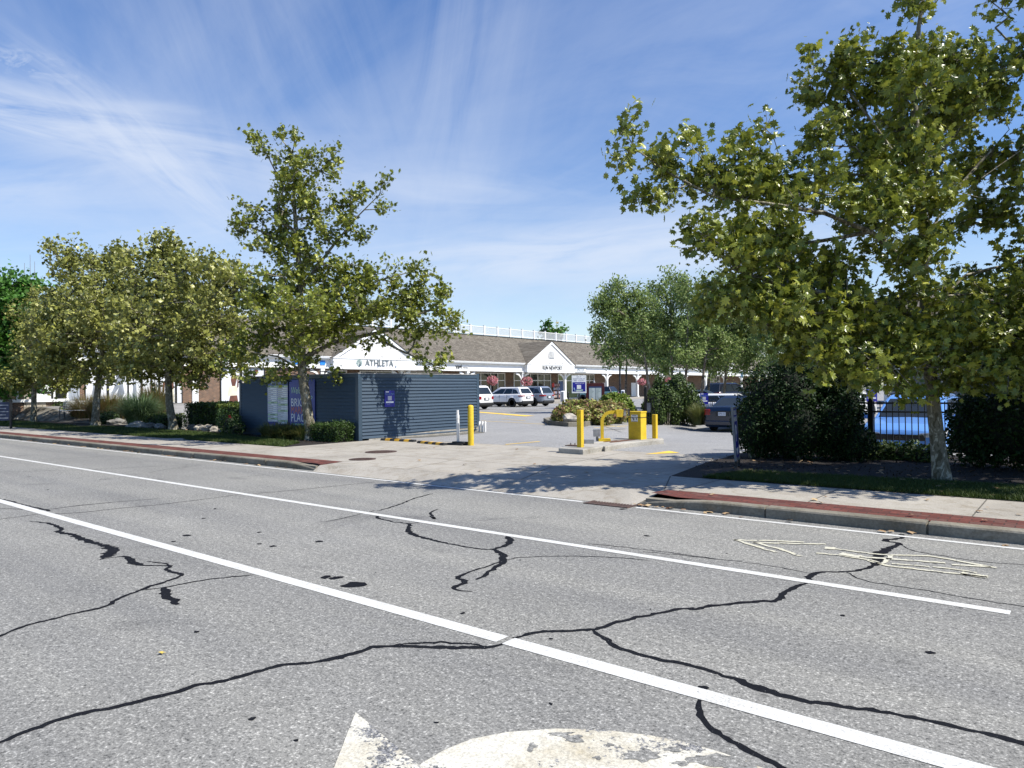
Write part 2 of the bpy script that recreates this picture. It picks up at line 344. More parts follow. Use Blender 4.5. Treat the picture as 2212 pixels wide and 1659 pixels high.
def np_mesh(name,V,F,mats,parent=None,mi=None,smooth=False,attr=None):
    """fast mesh from numpy arrays, F (n,k)"""
    me=bpy.data.meshes.new(name); V=np.asarray(V,dtype=np.float32).copy(); F=np.asarray(F,dtype=np.int32)
    if parent is not None: V-=np.array(OFF.get(parent.name,Vector((0,0,0))),dtype=np.float32)
    me.vertices.add(len(V)); me.vertices.foreach_set('co',V.ravel()); k=F.shape[1]
    me.loops.add(F.size); me.loops.foreach_set('vertex_index',F.ravel())
    me.polygons.add(len(F)); me.polygons.foreach_set('loop_start',np.arange(0,F.size,k,dtype=np.int32))
    if not isinstance(mats,(list,tuple)): mats=[mats]
    for q in mats: me.materials.append(q)
    if mi is not None: me.polygons.foreach_set('material_index',np.asarray(mi,dtype=np.int32))
    me.update(calc_edges=True)
    me.polygons.foreach_set('use_smooth',np.full(len(F),smooth))
    o=bpy.data.objects.new(name,me); SC.collection.objects.link(o)
    if parent is not None: o.parent=parent; OFF[o.name]=OFF.get(parent.name,Vector((0,0,0)))
    return o
# ------------------------------------------------------------------ ground, road and markings (the setting)
Z=.12
def sheet(name,pts,z,mt):
    b=MB(); b.poly(pts,z); return st(b.build(name,mt))
sheet('ground',[(-900,-500),(500,-500),(500,900),(-900,900)],-.62,M_earth)
sheet('road',[(-220,-16),(80,-16),(80,8.72),(-220,8.72)],0,M_road)
def strip(b,x0,x1,y,w,z): b.poly([(x0,y-w/2),(x1,y-w/2),(x1,y+w/2),(x0,y+w/2)],z)
b=MB(); strip(b,-150,-2.93,3.5,.125,.0032); strip(b,-2.88,20,3.5,.13,.0032); st(b.build('lane_line',M_line))
b=MB(); strip(b,-150,-.44,6.04,.105,.0032); st(b.build('lane_line',M_line))
b=MB(); strip(b,-150,-5.55,8.42,.075,.0032); strip(b,-4.7,20,8.42,.075,.0032); st(b.build('edge_line',M_line))
def gpts(L,ox=0,oy=0,s=1,z=0): return [G(ox+x*s,oy+y*s,z) for x,y in L]
def ribbon(b,pts,w,z,jit=.25,end=.4,seg=.03):
    P=[Vector((p[0],p[1])) for p in pts]; Q=[]
    ws=w if hasattr(w,'__len__') else [w]*len(P)
    for i in range(len(P)-1):
        L=(P[i+1]-P[i]).length; n=max(1,int(L/seg))
        p0=P[max(i-1,0)];p3=P[min(i+2,len(P)-1)]
        for k in range(n):
            t=k/n; a,c=P[i],P[i+1]
            q=.5*((2*a)+(-p0+c)*t+(2*p0-5*a+4*c-p3)*t*t+(-p0+3*a-3*c+p3)*t**3)
            Q.append((q,ws[i]*(1-t)+ws[i+1]*t))
    Q.append((P[-1],ws[-1])); n=len(Q); L=[];Rr=[]
    for i,(q,wd) in enumerate(Q):
        d=(Q[min(i+1,n-1)][0]-Q[max(i-1,0)][0]).normalized(); nn=Vector((-d.y,d.x))
        e=min(1,(min(i,n-1-i)+1)/6)**end
        q=q+nn*(mnoise.noise(Vector((q.x*9,q.y*9,3)))*.02+mnoise.noise(Vector((q.x*31,q.y*31,5)))*.008)
        wl_=.85*wd/2*e*(1+jit*2*mnoise.noise(Vector((q.x*23,q.y*23,1)))+.5*mnoise.noise(Vector((q.x*70,q.y*70,1)))); wr_=.85*wd/2*e*(1+jit*2*mnoise.noise(Vector((q.x*23,q.y*23,7))))
        L.append(q+nn*wl_); Rr.append(q-nn*wr_)
    v=[(p.x,p.y,z) for p in L]+[(p.x,p.y,z) for p in Rr]
    b.add(v,[(n+i,n+i+1,i+1,i) for i in range(n-1)])
A=(0,1094.4,.3646); Bc=(691.2,1065.6,.6803); Cc=(1497.6,1094.4,.3403); D7=(0,892.8,.3646)
cracks=[(A,[(-60,1420),(0,1395),(200,1315),(500,1225),(700,1185),(1000,1110),(1150,1065),(1400,1015),(1650,945),(1900,915),(2200,840)],.05,.3),
 (Bc,[(0,538),(100,512),(180,487),(300,488),(450,491),(550,487),(585,478)],.055,.5),
 (Bc,[(240,482),(350,473),(480,480),(540,486)],.035,.5),
 (Bc,[(612,460),(700,440),(860,434),(960,405),(1060,383),(1185,362)],.05,.3),
 (Cc,[(-30,655),(150,628),(420,602),(530,595),(600,530),(700,490),(722,484)],.06,.35),
 (Cc,[(735,470),(755,430),(850,415),(1020,410),(1130,380),(1180,345),(1185,300),(1250,262),(1310,235),(1215,215),(1320,200),(1325,175)],[.06,.07,.05,.05,.05,.09,.12,.08,.06,.09,.05,.09],.5),
 (Bc,[(868,436),(905,462),(940,487),(1050,520),(1170,545),(1262,574)],.05,.35),
 (Cc,[(-10,1012),(200,1072),(400,1150),(700,1230),(1000,1275),(1300,1320),(1700,1405),(2099,1500),(2400,1580)],[.045,.05,.08,.05,.045,.045,.05,.05,.05],.4),
 (Cc,[(45,1225),(30,1280),(60,1350),(180,1450),(350,1550),(560,1650),(800,1750)],.045,.45),
 (Cc,[(-320,285),(0,318),(300,350),(540,385),(740,424)],.016,.5),
 (Cc,[(960,412),(1080,465),(1250,500),(1500,535),(1800,590),(2099,635),(2300,670)],.018,.5),
 (Cc,[(1310,235),(1380,275),(1500,300),(1800,345),(2090,370),(2300,392)],.018,.5),
 (Bc,[(0,92),(60,82),(130,66),(178,54)],.02,.3),
 (Bc,[(182,56),(240,40),(290,20),(330,8),(358,1)],.04,.6),
 (Bc,[(190,66),(182,78),(230,90),(283,98),(282,122),(330,142),(420,162),(500,176),(555,176),(600,157),(595,132)],[.04,.05,.035,.05,.08,.07,.045,.04,.05,.09,.06],.4),
 (Bc,[(552,176),(578,195),(582,215),(560,235),(500,275)],[.05,.09,.09,.06,.045],.4),
 (Bc,[(588,214),(530,232),(470,252),(440,268),(458,282),(425,300),(450,309),(485,310)],[.04,.03,.035,.06,.06,.05,.03,.03],.4),
 (Bc,[(590,212),(650,203),(800,200),(950,205),(1040,213)],.022,.3),
 (Bc,[(282,98),(315,92),(338,93)],.03,.3),(Bc,[(350,72),(365,82),(352,62),(375,50)],.04,.5),
 (Bc,[(850,160),(1000,175),(1270,210)],.018,.6),
 (A,[(170,88),(280,98),(360,130),(345,150),(430,170),(520,205),(600,225),(660,250),(635,290),(600,315)],[.02,.05,.06,.08,.08,.1,.07,.14,.13,.03],.6),
 (A,[(600,312),(680,300),(745,298),(795,335),(850,348),(960,350),(1010,352),(985,375),(1070,405),(980,445),(850,487),(720,540),(620,592),(400,645),(150,708),(0,770),(-60,800)],[.03,.03,.06,.1,.04,.03,.05,.05,.05,.045,.05,.045,.045,.04,.04,.04,.04],.4),
 (A,[(830,497),(1000,475),(1200,437),(1500,404)],.03,.3),(A,[(965,480),(985,530),(1060,580)],.08,.3),(A,[(870,325),(960,335),(1010,352)],.03,.3),
 (A,[(-40,82),(0,75),(250,42)],.022,.4),
 (D7,[(230,598),(450,590),(700,565),(1000,535),(1400,485),(1480,478)],.022,.4),(D7,[(1500,475),(1700,460),(2212,408)],.022,.4),
 (D7,[(-40,568),(0,565),(250,570),(400,555),(480,545),(700,525),(950,505)],[.02,.02,.03,.02,.05,.02,.01],.5),
 (D7,[(-30,503),(60,520),(110,535),(205,558),(300,580)],[.05,.06,.02,.05,.06],.6),
 (D7,[(0,290),(500,262),(800,255)],.014,.5),(D7,[(0,348),(500,335),(800,320),(1180,302)],.016,.5),
 (D7,[(880,355),(1000,330),(1200,305)],.012,.5),(D7,[(1400,382),(1580,362)],.014,.5)]
for ci_,((ox,oy,s),L,w,j) in enumerate(cracks):
    b=MB(); ribbon(b,gpts(L,ox,oy,s),w,.0012+ci_*.00003,j); st(b.build('road_crack',M_tar))
# tar drips
b=MB()
def blob(b,x,y,rx,ry,z,n=14,j=.25,mi=0,rot=0.):
    ph=random.random()*9; pts=[]
    for k in range(n):
        a=2*math.pi*k/n; r=1+j*mnoise.noise(Vector((math.cos(a)*1.6+ph,math.sin(a)*1.6,ph)))*2
        u,v=rx*r*math.cos(a),ry*r*math.sin(a); pts.append((x+u*math.cos(rot)-v*math.sin(rot),y+u*math.sin(rot)+v*math.cos(rot)))
    b.poly(pts,z,mi)
for px,py,rr in [(765,1263,.10),(705,1247,.05),(722,1249,.05),(735,1247,.03),(1520,1487,.035),(403,1157,.05),(375,1170,.03),(560,1175,.03),(440,1120,.03),(590,1180,.04),(425,1365,.02),(545,1553,.02),(640,1600,.012),(690,1170,.05),(1345,1100,.05),(560,1150,.03),(1000,1325,.02),(1190,1380,.015),(1725,1250,.03),(1970,1290,.03),(2010,1410,.03),(1820,1330,.02)]:
    q=G(px,py); blob(b,q[0],q[1],rr,rr*.8,.0026,rot=random.random()*3)
for k in range(40):
    x=-1-30*random.random()**1.6; y=1.2+7*random.random(); r=.006+.02*random.random()**3; blob(b,x,y,r*2,r,.0026,8,.4,rot=random.random()*3)
st(b.build('tar_drips',M_tar))
# worn turn arrow in the near lane
b=MB()
hd=[G(768,1540),G(905,1655),G(1000,1720),G(650,1820),G(722,1659)]
b.poly([(p[0],p[1]) for p in hd],.0045)
arc=[G(905,1655),G(960,1622),G(1020,1598),G(1100,1583),G(1200,1576),G(1300,1578),G(1400,1590),G(1480,1605),G(1560,1628),G(1650,1662),G(1800,1730),G(1950,1830)]
inn=[G(1000,1720),G(1020,1760),G(1100,1790),G(1200,1800),G(1300,1820),G(1500,1850),G(1650,1900)]
b.poly([(p[0],p[1]) for p in arc+inn[::-1]],.005)
st(b.build('turn_arrow_marking',M_arrow))
b=MB()
for k,(px,py,rx,ry) in enumerate([(1212,1588,.06,.02),(1242,1598,.05,.03),(1149,1617,.02,.035),(1382,1634,.075,.05),(1456,1621,.05,.018),(1535,1642,.10,.04),(1575,1652,.09,.05),(1470,1652,.03,.015),(1290,1640,.015,.012),(1320,1612,.02,.008),(800,1640,.015,.01)]):
    q=G(px,py); blob(b,q[0],q[1],rx,ry,.0062+k*.00005,20,.45,rot=.67)
st(b.build('worn_through_patch',M_road))
b=MB()
for L in [[(260,212),(520,292)],[(258,214),(480,219),(700,226)],[(380,228),(560,275),(680,316)],[(382,230),(600,236),(840,240)]]:
    ribbon(b,gpts(L,*Cc),.055,.006,.12,.05)
for L,w in [([(835,264),(900,270)],.14),([(900,272),(1200,306),(1500,318),(1750,360),(1920,393)],.05),([(780,297),(950,315),(1150,350),(1220,375),(1520,412),(1720,434),(1870,452)],.05),([(930,302),(1060,322)],.14),([(1060,322),(1400,345),(1600,362)],.06),([(1110,345),(1180,362),(1230,345),(1250,310)],.05),([(1260,366),(1500,384)],.04),([(1640,372),(1760,377),(1890,388)],.06),([(1520,385),(1660,400),(1800,424)],.04),([(1700,425),(1800,440),(1868,450)],.12)]:
    ribbon(b,gpts(L,*Cc),w,.0065,.15,.05)
st(b.build('bike_lane_marking',M_bike))
# pavement of the near left and right, brick bands, kerbs
M_joint=pm('joint_dirt',(.07,.065,.055),.95,(.12,.11,.09),scale=8)
sheet('sidewalk',[(-90,9.3),(-12.1,9.3),(-16.63,10.95),(-90,10.95)],Z,M_conc)
sheet('sidewalk',[(-4.78,9.36),(40,9.36),(40,10.88),(-5.42,10.88)],Z+.001,M_conc)
b=MB(); b.poly([(-12.1,9.3),(-11.95,8.66),(-11.2,9.1),(-5.2,9.1),(-4.75,9.36),(-5.42,10.88),(-5.75,13.5),(-5.9,14.56),(-16.63,14.56),(-16.63,10.95)],Z-.002)
b.add([(-12.0,8.52,.002),(-4.8,8.52,.002),(-5.2,9.1,Z-.002),(-11.2,9.1,Z-.002)],[(0,1,2,3)]); b.add([(-12.0,8.52,.002),(-11.2,9.1,Z-.002),(-11.95,8.66,Z-.002)],[(0,1,2)]); b.add([(-4.8,8.52,.002),(-4.75,9.36,Z-.002),(-5.2,9.1,Z-.002)],[(0,1,2)])
st(b.build('driveway_apron',M_conc))
b=MB(); b.poly([(-90,8.82),(-12.35,8.82),(-11.97,8.72),(-12.1,9.34),(-90,9.38)],Z+.004); st(b.build('brick_paving',M_paver))
b=MB(); b.poly([(-4.78,9.0),(-4.3,8.82),(40,8.82),(40,9.38),(-4.72,9.38)],Z+.005); st(b.build('brick_paving',M_paver))
def kerb(x0,x1,y0,y1,z1,endl=0,endr=0):
    b=MB(); x=x0
    while x<x1-.05:
        L=min(x1-x,random.uniform(1.25,2.0))
        if x1-(x+L)<.5: L=x1-x
        e=.012; za=z1+random.uniform(-.006,.006); zb=z1+random.uniform(-.006,.006); q=random.uniform(-.008,.008)
        if endl and x==x0: za=.03
        if endr and x+L>=x1-.01: zb=.03
        n=8; V=[];F=[]
        for i in range(n+1):
            t=i/n; xx=x+e+(L-2*e)*t; zz=za*(1-t)+zb*t
            if (endl and x==x0): zz=.03+(z1-.03)*min(1,t*1.8)**.7
            if (endr and x+L>=x1-.01): zz=.03+(z1-.03)*min(1,(1-t)*1.8)**.7
            w=.006*mnoise.noise(Vector((xx*3,y0,4)))
            V+=[(xx,y0+q+w,-.05),(xx,y0+q+w,zz-.022),(xx,y0+q+w+.012,zz-.005),(xx,y0+q+w+.03,zz),(xx,y1,zz)]
        for i in range(n):
            for k in range(4): F.append((i*5+k,(i+1)*5+k,(i+1)*5+k+1,i*5+k+1))
        F.append((4,3,2,1,0)); F.append(tuple(n*5+k for k in range(5)))
        b.add(V,F); x+=L
    b.box(x0+.1,x1-.1,y0+.03,y1-.01,-.05,min(.09,z1-.03))
    return st(b.build('kerb',M_kerb))
kerb(-90,-12.0,8.64,8.83,Z+.008,0,1); kerb(-4.8,40,8.66,8.84,Z+.008,1,0)
b=MB()
def jl(b,x0,y0,x1,y1,w=.014,z=Z+.0035):
    d=Vector((x1-x0,y1-y0)).normalized(); n=Vector((-d.y,d.x))*w/2
    b.poly([(x0-n.x,y0-n.y),(x1-n.x,y1-n.y),(x1+n.x,y1+n.y),(x0+n.x,y0+n.y)],z)
for i in range(40): jl(b,-16.7-1.75*i,9.4,-16.7-1.75*i,10.94)
for x in (-4.55,-2.78,-1.02,.75,2.5,4.3,6): jl(b,x,9.4,x,10.86,.016)
jl(b,-12.1,9.3,-12.3,10.95); jl(b,-16.6,10.95,-5.45,10.88,.012); jl(b,-16.6,12.6,-5.7,12.55,.012); jl(b,-11,9.12,-5.2,9.12,.008)
jl(b,-5.42,10.88,-4.78,9.4,.02); jl(b,-7.2,9.12,-7.9,10.9,.016); jl(b,-7.9,10.9,-8.3,14.5,.012); jl(b,-9.9,9.12,-10.4,10.9,.01); jl(b,-10.4,10.9,-10.6,14.5,.01); jl(b,-13.3,10.9,-13.3,14.5,.01)
jl(b,-16.6,14.57,-5.9,14.57,.02)
st(b.build('pavement_joint',M_joint))
def sm_(v): v=min(1,max(0,v)); return v*v*(3-2*v)
def hl_(x,y): return Z-.006-.34*sm_((y-16.8)/6)*sm_((x+15.6)/3.5)*(1-sm_((y-34)/10))
LX=[-45,-40.3,-35,-30,-28,-24,-20,-16.7]+[-16.2+.6*i for i in range(16)]+[-6,-5,-3,0,4,10,20,60]; LY=[14.55,15.5,16.2]+[16.8+.7*i for i in range(12)]+[26,28,30,32,34,36,38,40,42,44,60,90,200]
b=MB(); V=[(x,y,hl_(x,y)) for x in LX for y in LY]; F=[]
for i in range(len(LX)-1):
    for j in range(len(LY)-1):
        cxm=(LX[i]+LX[i+1])/2; cym=(LY[j]+LY[j+1])/2
        if cxm<-16.7 and cym<18: continue
        if cxm<-26 and cym<18+(-26-cxm)*.9: continue
        if cxm>-6 and cym<16.9: continue
        F.append((i*len(LY)+j,(i+1)*len(LY)+j,(i+1)*len(LY)+j+1,i*len(LY)+j+1))
b.add(V,F,0,True); st(b.build('parking_lot',M_lot))
# markings of the car park
b=MB()
b.poly([(-30.16,33.93),(-23.46,30.11),(-23.4,30.9),(-23.83,31.1),(-31.2,35.1)],.125)
def ln(b,p,q,w=.1): jl(b,p[0],p[1],q[0],q[1],w,.121)
ln(b,G(1010,948,Z),G(1163,957,Z)) if False else None
ln(b,G(1092,960,Z),G(1166,953.5,Z),.09); ln(b,G(1040,909,Z),G(1190,917,Z),.07); ln(b,G(1083,905,Z),G(1135,909,Z),.07)
ln(b,G(1283,924,Z),G(1356,919,Z),.07); 0; ln(b,G(1285,917,Z),G(1352,922.5,Z),.06)
st(b.build('yellow_lot_marking',M_yel))
b=MB(); q=[G(1393,981,Z),G(1445,974,Z),G(1468,978,Z),G(1440,979.5,Z)]; b.poly([(p[0],p[1]) for p in q],.1215)
st(b.build('yellow_arrow_marking',M_yel))
b=MB()
for y in (38.2,41.0,44.0,47.3,50.6,53.5): b.poly([(-38.6,y-.05),(-34.0,y-.05),(-34.0,y+.05),(-38.6,y+.05)],.121)
st(b.build('white_parking_line',M_line))
# soil beds, lawns, plaza
sheet('soil',[(-90,10.95),(-16.66,10.95),(-16.66,13.48),(-23.2,13.48),(-23.2,18),(-26,18),(-28,16.3),(-90,16.3)],Z-.003,M_soil)
LA=[(-23.4,10.97),(-22.2,11.6),(-23.6,13.2),(-34.5,13.4),(-34.5,10.97)]; LB=[(-22.2,10.97),(-16.75,10.97),(-17.6,12.1),(-20.5,12.5),(-22.9,12.9)]
LC=[(-34.6,10.97),(-60,10.97),(-60,13.6),(-45,13.4),(-36,12.9)]
sheet('lawn',LA,Z+.004,M_lawn); sheet('lawn',LB,Z+.004,M_lawn); sheet('lawn',LC,Z+.004,M_lawn)
sheet('path',[(-23.4,10.96),(-22.2,10.96),(-22.9,12.9),(-23.6,13.45),(-23.9,13.45),(-23.55,12.4)],Z+.002,M_conc)
MR=[(-5.42,10.9),(40,10.9),(40,17.5),(-6,17.2),(-5.85,13.44)]
sheet('soil',MR,Z+.003,M_soil)
LR=[(-4.9,10.92),(40,10.92),(40,12.5),(-.7,12.42),(-4.6,12.1)]
sheet('lawn',LR,Z+.007,M_lawn)
# plaza rising gently towards the shops on the left
def hz_(x,y): 
    a=min(1,max(0,(-x-39)/9)); a=a*a*(3-2*a); return Z+.72*a*min(1,max(0,(36-y)/8))
b=MB(); nx,ny=40,30
V=[(-28.2-i*(22.1)/nx+0,15.2+j*26/ny,hz_(-28.2-i*22.1/nx,15.2+j*26/ny)) for i in range(nx+1) for j in range(ny+1)]
b.add(V,[(i*(ny+1)+j,i*(ny+1)+j+1,(i+1)*(ny+1)+j+1,(i+1)*(ny+1)+j) for i in range(nx) for j in range(ny)],0,True)
V=[(-50.3-i*25,15.2+j*26/ny,hz_(-50.3,15.2+j*26/ny)) for i in range(2) for j in range(ny+1)]
st(b.build('plaza_paving',pm('plaza_paving',(.26,.25,.235),.9,(.17,.165,.155),scale=.6,bump=.2,bscale=30)))
b=MB(); V=[]
for i in range(25):
    x=-28.2-i*1.4; V+=[(x,14.3,Z+.006),(x,15.2,hz_(x,15.2)),(x,15.9,hz_(x,15.9)+.004)]
b.add(V,[(i*3+k,(i+1)*3+k,(i+1)*3+k+1,i*3+k+1) for i in range(24) for k in (0,1)]); st(b.build('bank',pm('stony_ground',(.24,.22,.18),.9,(.06,.05,.035),scale=2.2,bump=.8,bscale=9)))
b=MB(); b.poly([(-90,15.3),(-50.2,15.3),(-50.2,8),(-90,8)],.1); 
b=MB(); b.box(-50.2,-40.4,49,60,-.02,.26); b.box(-50.2,-45,60.001,200,-.02,.262); st(b.build('shop_walkway',M_conc))
# drain, manholes
t=thing('storm_drain','rusty storm drain grate set in the gutter beside the right kerb ramp','drain',(-5.1,8.44,0))
b=MB(); b.box(-5.46,-4.76,8.3,8.36,0,.012); b.box(-5.46,-4.76,8.58,8.62,0,.012); b.box(-5.46,-5.42,8.36,8.58,0,.012); b.box(-4.80,-4.76,8.36,8.58,0,.012); b.build('frame',M_iron,t)
b=MB(); [b.box(-5.41+i*.046,-5.385+i*.046,8.36,8.58,-.0,.01) for i in range(14)]; b.build('grate',M_iron,t)
b=MB(); b.box(-5.42,-4.80,8.36,8.58,.0005,.002); b.build('pit',M_soil,t)
for px,py,r,lab in [(823,976,.36,'larger round rusty manhole cover nearer the blue enclosure'),(783,992,.27,'smaller round rusty manhole cover beside the end of the brick band')]:
    q=G(px,py,Z); t=thing('manhole_cover',lab,'manhole cover',(q[0],q[1],Z),'manhole covers in the driveway')
    b=MB(); b.lathe((q[0],q[1],Z),[(r+.02,-.001),(r+.02,.006),(r-.01,.006),(r-.012,.003)],28,sm=False); b.build('ring',M_iron,t)
    b=MB(); b.lathe((q[0],q[1],Z),[(r-.018,-.001),(r-.018,.007)],28,sm=False)
    for i in range(-3,4):
        for j in range(-3,4):
            if math.hypot(i,j)*r/4<r*.85: b.box(q[0]+i*r/4-.02,q[0]+i*r/4+.02,q[1]+j*r/4-.02,q[1]+j*r/4+.02,Z+.007,Z+.012)
    b.build('lid',M_iron,t)
# ------------------------------------------------------------------ shopping arcade building
FX=-50.; WX=-52.5; RX=-56.; ZR=7.98; ZG=4.5
bd=thing('shopping_arcade','long low brick shopping arcade with white fascia, gables and brown shingle roof','building',(FX,60,0))
Y0,Y1=12.5,170.
gables=[(37.3,46.8),(64.05,73.6),(117.0,126.5)]
# wall
b=MB(); b.box(WX-.3,WX,36.5,Y1,0,4.3); b.box(-50.4,-50.12,Y0,36.5,0,4.3); b.box(-75,-74.7,Y0,Y1,0,7.6); b.box(-75,-50.4,Y0,Y0+.3,0,4.4); b.box(-75,-50.4,Y1-.3,Y1,0,4.4); b.box(WX-.3,-50.4,36.2,36.5,0,3.5)
b.build('wall',M_brick,bd)
b=MB(); b.box(WX,-50.35,36.5,Y1,3.52,3.6); b.build('arcade_ceiling',M_white,bd)
sl_=(ZR-ZG)/(RX+49.6)
b=MB(); 
b.add([(-49.6,Y0-.3,ZG),(-49.6,Y1+.3,ZG),(RX,Y1-6,ZR),(RX,Y0+5.5,ZR)],[(0,1,2,3)])
b.add([(-49.6,Y0-.3,ZG),(RX,Y0+5.5,ZR),(-70,Y0+5.5,ZR),(-75.3,Y0-.3,ZG)],[(0,1,2,3)])
b.add([(RX,Y0+5.5,ZR),(RX,Y1-6,ZR),(-70,Y1-6,ZR),(-70,Y0+5.5,ZR)],[(0,1,2,3)])
b.add([(-75.3,Y0-.3,ZG),(-70,Y0+5.5,ZR),(-70,Y1-6,ZR),(-75.3,Y1+.3,ZG)],[(0,1,2,3)])
b.add([(-75.3,Y1+.3,ZG),(-70,Y1-6,ZR),(RX,Y1-6,ZR),(-49.6,Y1+.3,ZG)],[(0,1,2,3)])
roof=b.build('roof',M_shingle,bd)
b=MB(); b.box(RX-.02,RX+.12,Y0+5.5,Y1-6,ZR-.06,ZR+.06); b.build('roof_edge_flashing',M_black,bd)
# fascia with soffit and gutter, between gables
b=MB(); g=MB(); ys=[Y0]+[v for a in gables for v in a]+[Y1]
for i in range(0,len(ys),2):
    b.box(-50.35,-49.95,ys[i],ys[i+1],3.5,4.28); b.box(-50.3,-49.9,ys[i],ys[i+1],4.2,4.28); b.box(-50.3,-49.92,ys[i],ys[i+1],3.5,3.56)
    g.box(-50.2,-49.68,ys[i],ys[i+1],4.285,4.36); g.box(-50.0,-49.62,ys[i],ys[i+1],4.362,4.50); g.box(-50.0,-49.585,ys[i],ys[i+1],4.46,4.515)
for y in [50.0,54.5,59.4,78.3,82.6,87,91.3,95.7,100,105,110,131,137]: b.box(-50,-49.93,y-.05,y+.05,3.56,4.2)
b.build('fascia',M_white,bd); g.build('gutter',M_white,bd)
for a,c in gables:
    mid=(a+c)/2; top=7.1; zb=4.42; xf=-49.45
    b=MB(); b.box(-50.35,xf,a,c,3.5,4.42); b.box(-50.3,xf+.04,a-.04,c+.04,3.46,3.55); b.box(-50.3,xf+.05,a-.03,c+.03,4.36,4.44); gf=b.build('gable_signboard',M_white,bd)
    b=MB(); n=20
    for i in range(n):
        z0=zb+(top-.12-zb)*i/n; z1=zb+(top-.12-zb)*(i+1)/n; h0=(c-a)/2*(1-(z0-zb)/(top-zb))-.15; h1=(c-a)/2*(1-(z1-zb)/(top-zb))-.15
        if h1<.02: break
        b.add([(xf-.06,mid-h0,z0),(xf-.06,mid+h0,z0),(xf-.12,mid+h1,z1),(xf-.12,mid-h1,z1),(xf-.12,mid-h0,z0),(xf-.12,mid+h0,z0)],[(0,1,2,3),(4,5,1,0)])
    sg=b.build('gable_siding',M_clap,bd)
    b=MB()
    for s in (-1,1):
        h=(c-a)/2+.15
        b.slab([(xf-.12,mid+s*h,zb-.02),(xf-.12,mid,top+.06),(xf-.12,mid,top-.24),(xf-.12,mid+s*(h-.5),zb-.02)],(1,0,0),.16)
    b.build('rake_trim',M_white,bd)
    b=MB(); xb=-49.6+(top-ZG)/sl_-.3
    for s in (-1,1):
        h=(c-a)/2+.22
        P=[(xf+.1,mid,top+.1),(xf+.1,mid+s*h,zb-.05),(-49.75,mid+s*h,zb-.05),(xb,mid,top+.1)]
        b.slab(P if s>0 else P[::-1],Vector((0,s*.45,.9)),.05)
    b.build('gable_roof',M_shingle,bd)
    if a>60:
        b=MB(); cy=mid; cz=5.55
        pts=[(xf-.05,cy-.55,cz-.35),(xf-.05,cy+.55,cz-.35)]+[(xf-.05,cy+.55*math.cos(q),cz+.05+.55*math.sin(q)) for q in [math.pi*i/12 for i in range(13)]]
        b.slab(pts,(1,0,0),.05); 
        for i in range(6): b.box(xf,xf+.03,cy-.42+abs(i-2)*.03,cy+.42-abs(i-2)*.03,cz-.28+i*.12,cz-.22+i*.12)
        b.build('louvre_vent',pm('vent_grey_white',(.62,.62,.60),.5,scale=3),bd)
# columns with curved brackets
cols=[36.6,45.5,54.69,63.95,72.43,82.28,90.6,98,106,114,122,130,139,148,157]
for y in cols:
    b=MB(); b.box(-50.28,-50.0,y-.16,y+.16,0.2,3.5); b.box(-50.34,-49.94,y-.22,y+.22,.2,.42); b.box(-50.33,-49.95,y-.2,y+.2,3.3,3.5)
    c=b.build('column',M_white,bd)
    for s in (-1,1):
        b=MB(); pts=[]
        for i in range(8):
            q=math.pi/2*i/7; pts.append((y+s*(.16+1.0*(1-math.cos(q))),2.45+.98*math.sin(q)))
        for (p,q2) in zip(pts[:-1],pts[1:]):
            b.add([(-50.2,p[0],p[1]),(-50.2,q2[0],q2[1]),(-50.2,q2[0],q2[1]-.2),(-50.2,p[0],p[1]-.22),(-50.08,p[0],p[1]),(-50.08,q2[0],q2[1]),(-50.08,q2[0],q2[1]-.2),(-50.08,p[0],p[1]-.22)],[(0,1,2,3),(7,6,5,4),(0,4,5,1),(3,2,6,7),(0,3,7,4),(1,5,6,2)])
        b.build('bracket',M_white,c)
# shopfronts under the arcade
def shopfront(y0,y1,mull,glass=M_glass,sill=.26,tr=2.58,x=WX,frm=M_white,top=3.45):
    b=MB(); b.box(x,x+.03,y0,y1,sill,top); w=b.build('window',glass,bd)
    b=MB(); 
    for y in [y0+.04]+mull+[y1-.04]: b.box(x+.031,x+.1,y-.05,y+.05,sill,top)
    for z in (sill+.04,tr,top-.05): b.box(x+.032,x+.098,y0,y1,z-.045,z+.045)
    b.build('frame',frm,w); return w
shopfront(57.3,63.64,[59.4,61.08,62.34]); shopfront(65.25,67.4,[]); shopfront(67.5,72.68,[68.5,69.96,71.25],pm('dim_shop_glass',(.05,.055,.045),.1,(.02,.025,.02),scale=.7))
w=shopfront(74.25,79.0,[75.9],M_glassg); shopfront(79.05,82.8,[80.2,81.6],pm('olive_glass',(.05,.055,.03),.1,(.02,.022,.015),scale=.8))
b=MB(); b.box(WX+.031,WX+.06,74.4,75.84,.4,2.5); b.build('blue_poster',pm('blue_poster',(.03,.10,.28),.4,(.02,.05,.16),scale=1.5),w)
shopfront(37.5,41,[39]); shopfront(42.5,46.5,[44.5]); shopfront(48,53.4,[49.6,51.3])
shopfront(104,110,[106,108]); shopfront(120,125.5,[122,124])
for y0_,y1_ in ((85.,86.5),(93,94.4),(112,113.4)): b=MB(); b.box(-52.49,-52.44,y0_,y1_,.3,2.3); b.build('service_door',M_white,bd)
